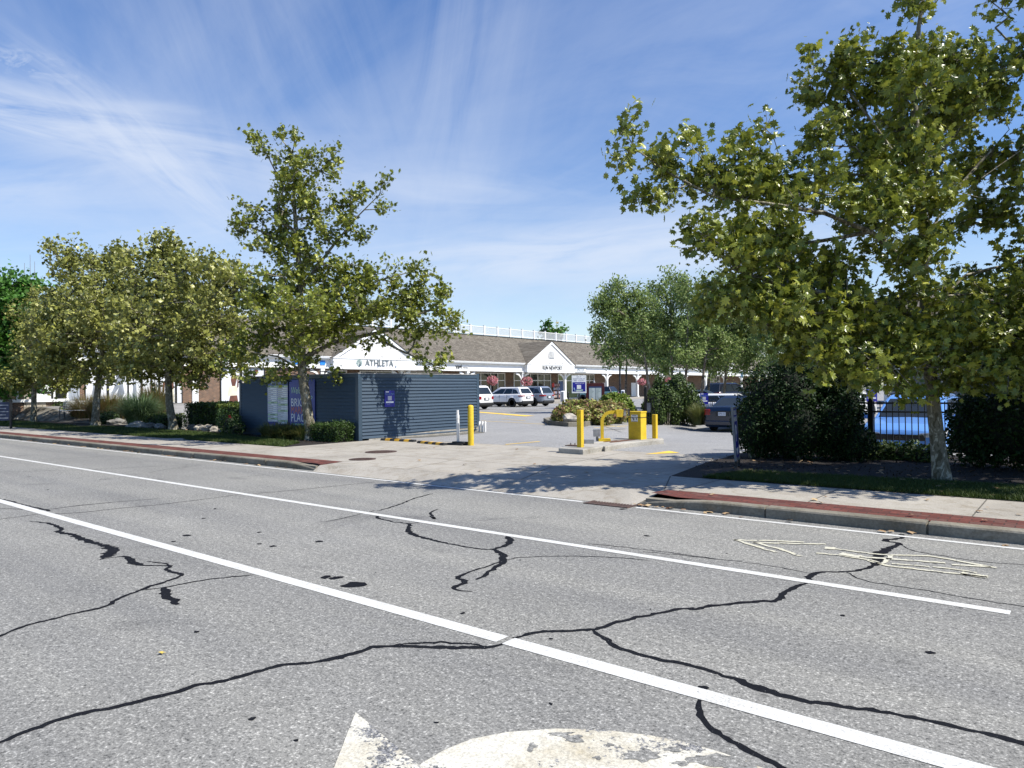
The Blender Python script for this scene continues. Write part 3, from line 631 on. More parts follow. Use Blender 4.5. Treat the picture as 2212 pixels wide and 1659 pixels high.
# storefront of the sunny left part: posters in black frames
M_post=pm('poster_paper',(.72,.73,.74),.4,(.58,.60,.63),scale=.9)
M_skin=pm('poster_brown',(.16,.06,.035),.5,(.10,.04,.025),scale=2); M_cream=pm('poster_cream',(.72,.66,.50),.5,(.6,.55,.42),scale=3); M_pgrey=pm('poster_grey',(.26,.29,.33),.5,(.15,.17,.2),scale=2)
xw=-50.12
def poster(y0,y1,z0,z1,figs=()):
    b=MB(); b.box(xw,xw+.02,y0,y1,z0,z1); w=b.build('shop_poster',M_post,bd)
    if figs:
        b=MB(); 
        for k,(mi,pts) in enumerate(figs): b.slab([(xw+.021+.002*k,p[0],p[1]) for p in pts],(1,0,0),.0015,mi)
        b.build('printed_figure',[M_skin,M_cream,M_pgrey],w)
    return w
def fr(y0,y1,z0,z1,t=.06,mt=M_black):
    b=MB(); b.box(xw+.02,xw+.07,y0-t,y0+t*.5,z0,z1); b.box(xw+.02,xw+.07,y1-t*.5,y1+t,z0,z1); b.box(xw+.02,xw+.069,y0,y1,z0-t,z0+t); b.build('window_frame',mt,bd)
fa=[(0,[(28.2,.75),(28.35,1.35),(28.9,1.4),(29.0,.8)]),(1,[(28.1,1.3),(28.25,1.95),(28.45,2.1),(28.8,2.1),(28.95,1.9),(28.95,1.35)]),(0,[(28.5,2.05),(28.4,2.5),(28.5,3.0),(28.8,3.1),(28.9,2.6),(28.75,2.05)]),(0,[(28.9,1.9),(29.02,2.0),(29.05,2.9),(28.95,2.9)])]
poster(27.6,29.15,.75,3.4,fa); fr(27.6,29.15,.72,3.4); poster(29.3,31.2,.75,3.4,[(0,[(30.4,2.9),(30.6,2.9),(30.7,3.3),(30.35,3.35)])]); fr(29.3,31.2,.72,3.4)
b=MB(); b.box(xw,xw+.04,25.41,25.88,.15,2.6); b.box(xw+.03,xw+.08,25.42,25.47,.15,2.6); b.box(xw+.03,xw+.08,25.82,25.87,.15,2.6); b.build('white_side_door',M_white,bd)
legs1=(2,[(19.95,1.5),(20.25,2.3),(20.3,3.0),(20.75,3.0),(20.7,2.2),(20.8,1.6),(20.55,1.15),(20.3,1.5),(20.45,2.0),(20.1,1.45),(20.0,1.1)])
for y0,y1,f in [(18.4,19.7,[(2,[(18.7,1.0),(18.9,2.2),(19.1,2.2),(19.0,1.0)])]),(19.8,21.0,[legs1]),(21.05,21.85,[(2,[(21.3,1.0),(21.35,2.4),(21.55,2.4),(21.6,1.0)])]),(21.95,22.5,[]),(22.6,23.05,[(2,[(22.7,.9),(22.75,2.2),(22.95,2.3),(22.9,.9)])]),(23.15,24.2,[(0,[(23.75,1.9),(23.85,2.6),(24.1,2.7),(24.1,1.9)]),(1,[(23.5,.9),(23.7,1.9),(24.1,1.9),(24.15,.95)]),(0,[(23.3,1.7),(23.35,2.4),(23.5,2.3),(23.42,1.6)])]),(24.3,24.68,[(0,[(24.35,2.3),(24.6,2.8),(24.66,2.3)])])]:
    poster(y0,y1,.84,3.3,f); fr(y0,y1,.84,3.3,.035)
# far left shop
b=MB(); b.box(xw,xw+.02,13.2,17.35,1.3,3.4); w=b.build('window',M_glass,bd)
b=MB(); 
for y in (13.25,14.65,15.7,16.62,17.35): b.box(xw+.02,xw+.09,y-.05,y+.05,1.2,3.4)
b.box(xw+.02,xw+.16,13.1,17.45,1.12,1.3); b.build('frame',M_white,w)
b=MB(); b.box(xw+.021,xw+.03,16.0,16.4,1.95,2.2); b.box(xw+.021,xw+.03,16.25,16.58,1.75,1.95); b.box(xw+.021,xw+.03,15.75,16.45,1.3,1.62); b.build('window_notice',M_paper,w)
b=MB(); b.box(xw,xw+.03,17.45,18.0,.2,3.4); b.box(xw+.03,xw+.08,17.4,17.5,.2,3.4); b.box(xw+.03,xw+.08,17.95,18.05,.2,3.4); b.build('shop_door',pm('grey_blue_door',(.36,.40,.46),.5,scale=3),bd)
b=MB(); b.box(xw,xw+.05,15.0,15.55,.2,3.4); b.build('stone_pier',M_stone,bd)
# lettering
def bl(body,y,z,h,mt,x=-49.93,**k): return text(body,h,(x,y,z),(0,1,0),(0,0,1),mt,bd,**k)
bl('RUN NEWPORT',68.9,4.0,.62,M_black,x=-49.44,name='sign_lettering',depth=.03,sx=.9)
bl('ATHLETA',42.3,4.03,.78,pm('grey_letter',(.22,.25,.26),.4,scale=3),x=-49.44,name='sign_lettering',depth=.06,sx=.98)
M_gl=pm('pale_green_emblem',(.35,.45,.42),.4,scale=3)
b=MB()
for k in range(10):
    q=2*math.pi*k/10; c=Vector((-49.43,40.03,4.03)); a1,a2=q-.22,q+.22
    b.slab([(c.x,c.y+.05*math.cos(q),c.z+.05*math.sin(q)),(c.x,c.y+.3*math.cos(a1),c.z+.3*math.sin(a1)),(c.x,c.y+.33*math.cos(q),c.z+.33*math.sin(q)),(c.x,c.y+.3*math.cos(a2),c.z+.3*math.sin(a2))],(1,0,0),.03)
b.build('sign_emblem',M_gl,bd)
bl('yagi',53.2,3.93,.62,M_black,name='sign_lettering',bold=.012); bl('NOODLES',54.25,3.82,.17,M_black,name='sign_lettering')
b=MB(); b.box(-49.94,-49.87,73.89,76.88,3.66,4.12); sb=b.build('shop_sign',M_paper,bd)
b=MB(); b.box(-49.88,-49.86,73.83,76.94,3.62,3.67); b.box(-49.88,-49.86,73.83,76.94,4.11,4.15); b.box(-49.88,-49.86,73.83,73.89,3.67,4.11); b.box(-49.88,-49.86,76.88,76.94,3.67,4.11); b.build('sign_frame',M_grey,sb)
text('SPREZZUS',.42,(-49.86,75.55,3.88),(0,1,0),(0,0,1),pm('slate_letter',(.22,.27,.33),.5,scale=3),sb,name='sign_lettering',sx=.85)
b=MB(); b.lathe((0,0,0),[(.0,-.01),(.12,-.01),(.12,.01),(0,.01)],12); b.v=[(-49.855+z,74.2+x,3.93+y*1.2) for x,y,z in b.v]; b.box(-49.86,-49.84,74.18,74.22,3.68,3.85); b.build('sign_emblem',M_ink,sb)
M_sky=pm('bright_blue_sign',(.03,.25,.75),.4,(.02,.2,.6),scale=3)
for y0_,y1_ in ((33.8,34.3),(36.3,36.8)): b=MB(); b.box(-49.94,-49.89,y0_,y1_,3.8,4.15); b.build('blue_sign_panel',M_sky,bd)
b=MB(); b.box(-49.94,-49.88,129.2,130.2,3.3,4.4); b.build('green_blue_banner',pm('green_banner',(.05,.2,.18),.5,(.03,.08,.3),scale=2),bd)
for y in (67.6,68.9,70.4,40.2,42.3,44.4):
    b=MB(); b.tube([(-49.4,y,4.4),(-49.1,y,4.62),(-48.95,y,4.55)],.02,6); b.lathe((-48.93,y,4.44),[(.10,0),(.05,.08),(.02,.12)],10); b.build('sign_lamp',M_grey,bd)
# roof deck railing
b=MB(); ylist=[]; y=18.3
ra=59.27-2.45*16
posts=[ra+2.45*i for i in range(0,60) if ra+2.45*i<163]
b.box(RX-.045,RX+.045,posts[0],posts[-1],9.0,9.07); b.box(RX-.03,RX+.03,posts[0],posts[-1],8.12,8.19)
rl=b.build('railing',M_white,bd)
b=MB(); nb_=0
for i in range(len(posts)-1):
    n=16 if i<45 else 8
    for k in range(1,n):
        yy=posts[i]+2.45*k/n; one=59<yy and nb_<98; c=MB() if one else b; c.box(RX-.018,RX+.018,yy-.022,yy+.022,8.19,9.0)
        if one: c.build('baluster',M_white,rl); nb_+=1
o=b.build('balusters',M_white,rl); o['kind']='stuff'
pm0=None
for i,y in enumerate(posts):
    b=MB(); b.box(RX-.09,RX+.09,y-.09,y+.09,ZR,9.17); b.box(RX-.12,RX+.12,y-.12,y+.12,9.17,9.21); b.build('railing_post',M_white,rl)
# hanging flower baskets etc come later
# ------------------------------------------------------------------ navy clapboard enclosure
EX0,EX1,EY0,EY1,EH=-23.1,-16.72,13.5,18.8,2.12
en=thing('clapboard_enclosure','dark blue clapboard bin enclosure with white edged cap at the driveway corner','enclosure',(-19.9,15.7,Z))
def boards(b,p0,p1,nrm,z0,z1,n):
    p0=Vector(p0); p1=Vector(p1); nn=Vector(nrm)
    for i in range(n):
        a=z0+(z1-z0)*i/n; c=z0+(z1-z0)*(i+1)/n; o1=nn*.042; o2=nn*.006
        A_=(p0.x+o1.x,p0.y+o1.y,a); B_=(p1.x+o1.x,p1.y+o1.y,a); C_=(p1.x+o2.x,p1.y+o2.y,c+.01); D_=(p0.x+o2.x,p0.y+o2.y,c+.01); E_=(p0.x,p0.y,a); F_=(p1.x,p1.y,a)
        b.add([A_,B_,C_,D_,E_,F_],[(0,1,2,3),(4,5,1,0)])
b=MB(); boards(b,(EX0,EY0),(EX1-.1,EY0),(0,-1),Z+.02,EH-.12,18); b.box(EX0,EX1-.1,EY0+.002,EY0+.12,Z,EH-.02); b.build('front_clapboards',M_navy,en)
b=MB(); boards(b,(EX1,EY0+.1),(EX1,EY1-.1),(1,0),.17,EH-.12,18); b.box(EX1-.12,EX1-.002,EY0+.12,EY1,Z+.14,EH-.02); b.build('side_clapboards',M_navy,en)
b=MB(); b.box(EX0-.1,EX0,EY0,EY1,Z,EH-.02); b.box(EX0,EX1-.1,EY1-.1,EY1,Z,EH-.02); b.build('rear_walls',M_navy,en)
b=MB(); b.box(EX1-.1,EX1+.035,EY0-.035,EY0+.1,Z,EH-.02); b.box(EX0-.1,EX0+.02,EY0-.035,EY0-.001,Z,EH-.02); b.box(EX1,EX1+.035,EY1-.12,EY1+.02,.3,EH+.02); b.box(EX1+.001,EX1+.034,EY0+.1,EY1-.12,EH-.13,EH-.02); b.box(EX0+.02,EX1-.1,EY0-.034,EY0-.002,EH-.12,EH-.02); b.build('corner_boards',M_navytrim,en)
b=MB(); b.box(EX0-.1,EX1+.05,EY0-.05,EY0+.13,EH-.018,EH+.006); b.box(EX1-.13,EX1+.05,EY0+.131,EY1-.14,EH-.018,EH+.006); b.build('cap',pm('weathered_cap',(.35,.34,.32),.6,(.2,.2,.2),scale=5),en)
b=MB(); b.add([(EX1-.05,EY0+.35,Z-.01),(EX1+.03,EY0+.35,Z-.01),(EX1+.03,EY1+.1,Z-.01),(EX1-.05,EY1+.1,Z-.01),(EX1-.05,EY0+.35,Z+.04),(EX1+.03,EY0+.35,Z+.04),(EX1+.03,EY1+.1,.33),(EX1-.05,EY1+.1,.33)],[(4,5,6,7),(0,1,5,4),(1,2,6,5),(2,3,7,6)]); b.build('plinth',M_isl,en)
b=MB(); b.poly([(-16.69,14.3),(-16.1,15.8),(-16.0,18.3),(-16.69,18.8)],Z+.003); st(b.build('gravel_patch',pm('gravel',(.2,.19,.16),.95,(.1,.095,.08),scale=30,bump=.8)))
# directory board and welcome board
db=thing('directory_board','tall blue directory board with two white columns of shop names on the navy enclosure','sign',(-20.8,13.44,.45))
yb=13.455
b=MB(); b.box(-21.39,-20.2,yb-.02,yb,.42,1.95); b.build('panel',M_blue,db)
M_hdr=pm('header_blue',(.03,.09,.26),.4,scale=3)
b=MB(); b.box(-21.385,-20.205,yb-.023,yb-.0205,1.80,1.945); b.build('header',M_hdr,db)
text('BRICK MARKET PLACE',.095,(-20.8,yb-.0235,1.87),(1,0,0),(0,0,1),M_paper,db,depth=.002,sx=.8)
rowsL="HG W W W W W W W G W W W W W G W G W"; 
b=MB(); g=MB(); k_=MB()
def rows(x0,x1,n,greens):
    for i in range(n):
        z1=1.795-i*.0665; z0=z1-.058; (g if i in greens else b).box(x0,x1,yb-.0235,yb-.0205,z0,z1)
        if i in greens: w=random.uniform(.15,.3); c=(x0+x1)/2; k_.box(c-w/2,c+w/2,yb-.0245,yb-.0236,z0+.02,z1-.02)
        else: k_.box(x0+.02,x0+.02+random.uniform(.12,.32),yb-.0245,yb-.0236,z0+.024,z1-.022); k_.box(x1-.05,x1-.02,yb-.0245,yb-.0236,z0+.024,z1-.022)
rows(-21.37,-20.80,18,(0,8,14,16)); rows(-20.78,-20.22,19,(0,6,9,12,17))
b.box(-21.37,-21.1,yb-.0235,yb-.0205,.45,.5)
b.build('name_strips',M_paper,db); g.build('heading_strips',M_pgreen,db); k_.build('printed_names',M_ink,db)
wb=thing('welcome_board','blue welcome board reading Welcome to Brick Market Place on the navy enclosure','sign',(-19.45,13.44,.5))
b=MB(); b.box(-20.13,-18.77,yb-.02,yb,.5,1.97); b.build('panel',pm('welcome_blue',(.025,.055,.34),.4,(.02,.045,.28),scale=3),wb)
tx=-20.05; 
text('Welcome',.30,(tx,yb-.021,1.62),(1,0,0),(0,0,1),M_mint,wb,depth=.003,align='LEFT',shear=.28,sx=.82)
text('to',.2,(-18.98,yb-.021,1.42),(1,0,0),(0,0,1),M_mint,wb,depth=.003,shear=.28)
text('BRICK',.37,(tx,yb-.021,1.23),(1,0,0),(0,0,1),M_paper,wb,depth=.003,align='LEFT',sx=.86)
text('MARKET',.33,(tx,yb-.021,.985),(1,0,0),(0,0,1),M_red,wb,depth=.003,align='LEFT',sx=.80)
text('PLACE',.37,(tx,yb-.021,.74),(1,0,0),(0,0,1),M_paper,wb,depth=.003,align='LEFT',sx=.86)
b=MB(); b.box(-20.03,-18.85,yb-.022,yb-.0205,.52,.57); b.build('green_strip',M_mint,wb)
for i,x in enumerate((-22.1,-20.85,-19.45)):
    t=thing('gooseneck_lamp',['black gooseneck sign lamp over the bare boards left of the directory','black gooseneck sign lamp over the middle of the directory board','black gooseneck sign lamp over the welcome board'][i],'lamp',(x,13.46,2.05),'sign lamps on the navy enclosure')
    b=MB(); b.tube([(x,13.46,2.0),(x,13.35,2.12),(x,13.1,2.18),(x,12.95,2.1)],.014,6); b.build('arm',M_black,t)
    b=MB(); b.lathe((x,12.93,1.9),[(.13,0),(.09,.08),(.04,.16),(.02,.2)],14); b.build('shade',M_black,t)
def paysign(name,lab,c,ex,w,h,post=None,grp=None,body=True):
    """small blue pay-to-park sign"""
    ex=Vector(ex).normalized(); ey=Vector((0,0,1)); n=ex.cross(ey); c=Vector(c)
    t=thing(name,lab,'sign',tuple(c-ey*h/2) if post is None else (c.x,c.y,post),grp)
    def rect(x0,x1,z0,z1,d,th,mt,nm):
        b=MB(); b.slab([tuple(c+ex*x0+ey*z0+n*d),tuple(c+ex*x1+ey*z0+n*d),tuple(c+ex*x1+ey*z1+n*d),tuple(c+ex*x0+ey*z1+n*d)],n,th); return b.build(nm,mt,t)
    rect(-w/2,w/2,-h/2,h/2,0,.012,M_royal,'panel'); rect(-w*.4,-w*.08,h*.39,h*.45,.0125,.002,M_paper,'top_mark')
    text('Pay to Park',w*.2,tuple(c+ey*h*.29+n*.0125),ex,ey,pm('teal_letter',(.15,.3,.5),.5,scale=4),t,depth=.002)
    rect(-w*.2,w*.2,-h*.1,h*.17,.0125,.002,pm('dim_white_square',(.5,.5,.55),.5,scale=4),'blank_square'); rect(-w*.38,w*.38,-h*.26,-h*.16,.0125,.002,M_paper,'white_strip')
    rect(-w*.28,w*.05,-h*.37,-h*.35,.0125,.002,pm('pale_blue_print',(.25,.28,.5),.5,scale=4),'small_print')
    if post is not None:
        b=MB(); q=c-n*.02; b.tube([(q.x,q.y,post),(q.x,q.y,c.z+h*.4)],.022,8); b.build('post',M_black,t)
    return t
paysign('parking_sign','small royal blue pay to park sign fixed on the sunlit side of the navy enclosure',(EX1+.04,14.66,1.34),(0,1,0),.4,.5)
# rubber stops, poles, bollards
def stop(p,q,lab,n=7):
    p=Vector((*p,Z)); q=Vector((*q,Z)); t=thing('parking_stop',lab,'wheel stop',tuple((p+q)/2),'black and yellow wheel stops'); d=(q-p); L=d.length; d.normalize(); nn=Vector((-d.y,d.x,0)); 
    for i in range(n):
        a=p+d*L*i/n; c=p+d*L*(i+1)/n; tgt=MB(); s=.0 if i%2==0 else .002
        pr=[(-.075-s,0),(-.05-s,.06+s),(.05+s,.06+s),(.075+s,0)]
        V=[tuple(a+nn*u+Vector((0,0,v))) for u,v in pr]+[tuple(c+nn*u+Vector((0,0,v))) for u,v in pr]
        tgt.add(V,[(0,1,5,4),(1,2,6,5),(2,3,7,6),(3,2,1,0),(4,5,6,7)])
        tgt.build('rubber_block',M_rubber,t) if i%2==0 else tgt.build('yellow_stripe',pm('stop_yellow',(.75,.42,.03),.6,(.5,.27,.03),scale=8),t)
stop((-16.3,14.02),(-14.95,14.08),'black and yellow rubber wheel stop against the foot of the navy enclosure'); stop((-14.55,13.85),(-13.3,13.62),'black and yellow rubber wheel stop next to the white delineator base',7)
t=thing('delineator_post','white plastic delineator post on a black rubber base beside the round yellow bollard','post',(-13.1,13.95,Z))
b=MB(); b.box(-13.45,-12.85,13.78,14.05,Z,Z+.045); b.box(-13.25,-12.82,13.82,14.02,Z+.046,Z+.09); b.build('base',M_rubber,t,bevel=.01)
b=MB(); b.tube([(-13.12,13.93,Z+.08),(-13.13,13.93,Z+.72)],.042,14); b.tube([(-13.13,13.93,Z+.70),(-13.133,13.93,Z+.80)],.047,14); b.tube([(-13.133,13.93,Z+.80),(-13.137,13.93,Z+.93)],[.036,.034],14); b.tube([(-13.12,13.93,Z+.30),(-13.12,13.93,Z+.33)],.045,14); b.build('tube',M_pvc,t)
t=thing('bollard','round yellow steel bollard at the corner of the driveway near the navy enclosure','bollard',(-12.7,13.97,Z),'yellow bollards')
b=MB(); b.lathe((-12.7,13.97,Z-.02),[(.078,0),(.078,1.04),(.065,1.07),(.03,1.085),(0,1.09)],20); b.build('pipe',M_yellow,t)
b=MB(); b.box(-12.75,-12.72,13.888,13.891,Z+.98,Z+1.03); b.build('chipped_patch',M_rust,t)
t=thing('pipe_stubs','three short white pipe stubs by the end of the enclosure','pipes',(-16.4,18.6,Z))
for i in range(3):
    x=-16.5+i*.13; b=MB(); b.tube([(x,18.6,Z),(x,18.6,Z+.28),(x-.03,18.65,Z+.34)],.035,10); b.build('pipe',M_pvc,t)
# gate island
ZI=.235
isl=[tuple(G(1186.6+x*.1302,794.9+y*.1302,ZI)[:2]) for x,y in [(150,1325),(560,1352),(640,1340),(890,1296),(925,1304),(1130,1262),(1340,1232),(1640,1205),(1900,1176),(1880,1158),(1340,1152),(1110,1164),(720,1236),(300,1262)]]
t=thing('gate_island','raised concrete gate island with cracked edges and rust stains','traffic island',(-9.8,16,Z))
b=MB(); b.prism([(x,y) for x,y in isl],Z-.03,ZI); b.build('slab',M_isl,t,bevel=.025)
b=MB(); q=G(1355,951,ZI); blob(b,q[0],q[1],.12,.8,ZI+.003,18,.35); q=G(1320,953,ZI); blob(b,q[0],q[1],.07,.35,ZI+.003,14,.4); b.build('rust_stain',M_rust,t)
b=MB()
q=G(1233,963,ZI)
for k in range(3):
    b=MB(); b.tube([(q[0]+k*.1,q[1]+k*.03,ZI),(q[0]+k*.1,q[1]+k*.03,ZI+.07)],.013,6); b.build('anchor_bolt',M_iron,t)
b=MB(); b.box(q[0]-.1,q[0]+.3,q[1]-.1,q[1]+.12,ZI,ZI+.02); b.build('base_plate',M_iron,t)
def sqpost(c,w,h,lab,pl=True):
    t=thing('bollard',lab,'bollard',(c[0],c[1],ZI),'yellow bollards'); x,y=c
    b=MB(); b.box(x-w/2,x+w/2,y-w/2,y+w/2,ZI-.01,ZI+h); b.build('post',M_yellow,t,bevel=.008)
    if pl:
        b=MB(); b.box(x-.035,x+.03,y-w/2-.012,y-w/2,ZI+h-.17,ZI+h-.09); b.build('bolt_plate',M_yellow,t)
q=G(1254,966,ZI); sqpost((q[0],q[1]),.12,.86,'square yellow bollard at the street end of the gate island')
q=G(1415,947,ZI); sqpost((q[0],q[1]),.115,.64,'shorter square yellow bollard right of the yellow gate cabinet',False)
q=G(1301,953,ZI); px_,py_=q[0],q[1]
t=thing('card_reader_stand','yellow curved stand with an empty reader box on the gate island','ticket stand',(px_,py_,ZI))
ex=Vector((.78,.62,0)); b=MB(); w=.045
path=[(0,0),(0,.50)]+[(.24-.24*math.cos(a),.50+.24*math.sin(a)) for a in [math.pi/2*i/8 for i in range(1,9)]]+[(.40,.74)]
yv=Vector((-ex.y,ex.x,0)); w=.04
for i in range(len(path)-1):
    (a,c),(d,e)=path[i],path[i+1]; dv=Vector((d-a,e-c)).normalized(); nrm=Vector((-dv.y,dv.x))*w
    V=[]
    for (u,v) in ((a,c),(d,e)):
        for s in (-1,1):
            for k in (-1,1):
                p=Vector((px_,py_,ZI))+ex*(u+nrm.x*s)+Vector((0,0,v+nrm.y*s))+yv*(k*w*.8); V.append(tuple(p))
    b.add(V,[(0,1,3,2),(4,6,7,5),(0,4,5,1),(2,3,7,6),(0,2,6,4),(1,5,7,3)])
b.build('curved_post',M_yellow,t)
b=MB(); P0=Vector((px_,py_,ZI))
def obx(b,u0,u1,v0,v1,z0,z1,taper=0.,mi=0):
    V=[]
    for z,tp in ((z0,taper),(z1,0)):
        for u,v in ((u0+tp,v0),(u1-tp,v0),(u1-tp,v1),(u0+tp,v1)): V.append(tuple(P0+ex*u+yv*v+Vector((0,0,z))))
    b.add(V,[(0,3,2,1),(4,5,6,7),(0,1,5,4),(1,2,6,5),(2,3,7,6),(3,0,4,7)],mi)
obx(b,.35,.54,-.11,.11,.62,.80,.02); b.build('reader_head',M_yellow,t)
b=MB(); obx(b,.545,.70,-.11,.11,.79,.806); obx(b,.68,.70,-.11,.11,.64,.789); b.build('black_hood',M_black,t)
b=MB(); obx(b,.55,.61,-.05,.05,.65,.785); b.build('circuit_module',M_pvc,t)
b=MB(); obx(b,-.1,.2,-.1,.1,0,.07); b.build('base_plate',M_yellow,t)
b=MB(); obx(b,-.22,-.06,-.05,.09,.12,.30); obx(b,-.16,-.1,-.02,.04,0,.12); b.build('junction_box',M_grey,t)
b=MB(); q=G(1272,958,ZI); P0=Vector((q[0],q[1],ZI)); t=thing('cable_box','small grey cable box lying near the street end of the gate island','box',(q[0],q[1],ZI)); obx(b,-.12,.12,-.08,.08,0,.1); b.build('casing',M_grey,t,bevel=.006)
# gate cabinet: left face x1362-1384.5, right to 1398.8
q=G(1384.5,950,ZI); cx,cy=q[0],q[1]; w=.37; d=.31; h=.72
t=thing('gate_cabinet','yellow metal gate cabinet with a warning notice and a black strap','cabinet',(cx-w/2,cy+d/2,ZI))
b=MB(); b.box(cx-w,cx,cy,cy+d,ZI-.01,ZI+h); b.build('housing',M_yellow,t,bevel=.008)
b=MB(); b.box(cx-w-.012,cx+.012,cy-.012,cy+d+.01,ZI+h-.02,ZI+h+.015); b.build('lid',M_yellow,t,bevel=.005)
b=MB(); b.box(cx-w-.006,cx+.006,cy-.006,cy,ZI+h*.79,ZI+h*.79+.014); b.box(cx,cx+.006,cy-.006,cy+d,ZI+h*.79,ZI+h*.79+.014); b.build('strap',M_black,t)
b=MB(); b.box(cx-w*.75,cx-w*.23,cy-.004,cy-.001,ZI+h*.65,ZI+h*.9); nt_=b.build('warning_notice',M_paper,t)
b=MB(); y_=cy-.0055
b.box(cx-w*.72,cx-w*.26,y_,cy-.0045,ZI+h*.66,ZI+h*.675); b.box(cx-w*.66,cx-w*.32,y_,cy-.0045,ZI+h*.855,ZI+h*.875); b.box(cx-w*.36,cx-w*.3,y_,cy-.0045,ZI+h*.71,ZI+h*.80)
b.slab([(cx-w*.68,y_,ZI+h*.8),(cx-w*.6,y_,ZI+h*.82),(cx-w*.5,y_,ZI+h*.70),(cx-w*.55,y_,ZI+h*.69)],(0,1,0),.001); b.slab([(cx-w*.62,y_,ZI+h*.76),(cx-w*.46,y_,ZI+h*.76),(cx-w*.46,y_,ZI+h*.74),(cx-w*.62,y_,ZI+h*.74)],(0,1,0),.0011)
b.build('pictogram',M_ink,nt_)
# ------------------------------------------------------------------ cars
def lerp(a,b,t): return a+(b-a)*t
def interp(x,T):
    if x<=T[0][0]: return T[0][1]
    for (a,p),(c,q) in zip(T[:-1],T[1:]):
        if x<=c: t=(x-a)/(c-a); t=t*t*(3-2*t) if len(T)<3 else t; return lerp(p,q,t)
    return T[-1][1]
def car(name,label,loc,rz,paint,L=4.6,W=1.84,H=1.65,kind='suv',rim=None,tail='wide',cladding=True,plate='',group='cars in the car park',front=False,roofp=None,cat='car'):
    t=thing(name,label,cat,loc,group,rz); hw=W/2; hl=L/2; Rw=.355 if kind=='suv' else .32; wf=hl-.92; wr=-hl+.98; gc=.22 if kind=='suv' else .18
    cow=hl-1.25 if kind=='suv' else hl-1.35
    if kind=='suv': top=[(-hl,.98),(-hl+.15,1.08),(-1,1.05),(cow,1.03),(hl-.35,.90),(hl-.05,.78),(hl,.70)]
    else: top=[(-hl,.86),(-hl+.1,1.0),(-hl+.8,1.03),(-.6,.98),(cow,.95),(hl-.35,.80),(hl-.05,.68),(hl,.6)]
    xs=sorted(set([round(-hl+L*i/64,4) for i in range(65)]+[-hl+.02,-hl+.06,hl-.02,hl-.06]))
    V=[];F=[];n=11;MI=[]
    Ra=Rw+.06
    for x in xs:
        s=min(1,(hl-abs(x))/.55); w=hw*(1-.20*(1-s)**2.4); zt=interp(x,top); e=min(1,(hl-abs(x))/.12); e=1-(1-e)**2
        zb=gc+(1-e)*.14; zt2=zt-(1-e)*.05
        ar=0
        for xw in (wf,wr):
            if abs(x-xw)<Ra: ar=max(ar,Rw+math.sqrt(Ra*Ra-(x-xw)**2)-.01)
        w2=w*(.93+.07*e)
        sec=[(0,zb),(w2*.85,zb),(w2*.965,zb+.05),(w2*.995,zb+.2),(w2,.55),(w2*.992,.72),(w2*.965,zt2-.12),(w2*.93,zt2-.035),(w2*.86,zt2),(w2*.5,zt2+.018),(0,zt2+.028)]
        sec=[(y,max(z,ar+.004*i) if i>0 and i<6 else z) for i,(y,z) in enumerate(sec)]
        for y,z in sec: V.append((x,y,z))
        for y,z in sec: V.append((x,-y,z))
    N=2*n
    for i in range(len(xs)-1):
        for k in range(n-1):
            mi=1 if (k<3 and cladding) else 0
            a=i*N+k; F.append((a,a+1,a+N+1,a+N)); MI.append(mi); a=i*N+n+k; F.append((a,a+N,a+N+1,a+1)); MI.append(mi)
    b=MB(); b.v=V; b.f=F; b.m=MI; b.sm=[True]*len(F)
    for i0,fl in ((0,False),((len(xs)-1)*N,True)):
        loop=[i0+k for k in range(n)]+[i0+n+k for k in range(n-1,-1,-1)]
        b.f.append(tuple(loop if fl else loop[::-1])); b.m.append(0); b.sm.append(False)
    b.build('body',[paint,M_trimb],t,local=True)
    b=MB(); b.box(-hl+.3,hl-.3,-hw*.8,hw*.8,gc+.02,.6); b.build('underbody',M_trimb,t,local=True)
    if kind=='suv': q=[(-hl+.10,cow+.05,hw*.93,1.03),(-hl+.42,.35,hw*.76,H-.10),(-hl+.55,.15,hw*.66,H-.015)]
    elif kind=='wagon': q=[(-hl+.10,cow+.05,hw*.93,.98),(-hl+.45,.3,hw*.76,H-.09),(-hl+.6,.1,hw*.66,H-.015)]
    else: q=[(-hl+.62,cow+.05,hw*.92,.97),(-hl+1.35,.25,hw*.72,H-.08),(-hl+1.5,.05,hw*.6,H-.01)]
    b=MB(); V=[]
    for x0,x1,w,z in q: V+=[(x0,-w*.94,z),(x1,-w*.9,z),(x1,w*.9,z),(x0,w*.94,z)]
    f=[(8,9,10,11)]
    for i in range(2):
        for k in range(4): f.append((i*4+k,i*4+(k+1)%4,i*4+4+(k+1)%4,i*4+4+k))
    b.add(V,f); b.build('roof',roofp or paint,t,bevel=.05,local=True)
    def quad(c,pts,mt,nm,off=.012,par=t):
        A_,B_,C_,D_=[Vector(p) for p in c]; nn=(B_-A_).cross(D_-A_).normalized()
        P=[tuple(A_.lerp(B_,u).lerp(D_.lerp(C_,u),v)+nn*off*.1) for u,v in pts]
        b=MB(); b.slab(P,nn,off,0); return b.build(nm,mt,par,local=True)
    v=V
    # side glass (left: y+, seen from outside rear->front is reversed)
    Lc=(v[2],v[3],v[7],v[6]); Rc=(v[0],v[1],v[5],v[4])
    for side in (0,1):
        def fl(P): return [(1-u,w_) for u,w_ in P][::-1] if side==0 else P
        c=Lc if side==0 else Rc
        if kind=='sedan': ws=[[(.10,.1),(.27,.1),(.27,.86),(.22,.8)],[(.29,.08),(.55,.08),(.55,.9),(.29,.88)],[(.575,.08),(.93,.08),(.80,.6),(.70,.9),(.575,.9)]]
        else: ws=[[(.07,.12),(.27,.1),(.27,.84),(.13,.72)],[(.29,.08),(.56,.08),(.56,.9),(.29,.88)],[(.585,.08),(.95,.08),(.88,.55),(.80,.88),(.585,.9)]]
        for P in ws: quad(c,fl(P),M_glassc,'side_window')
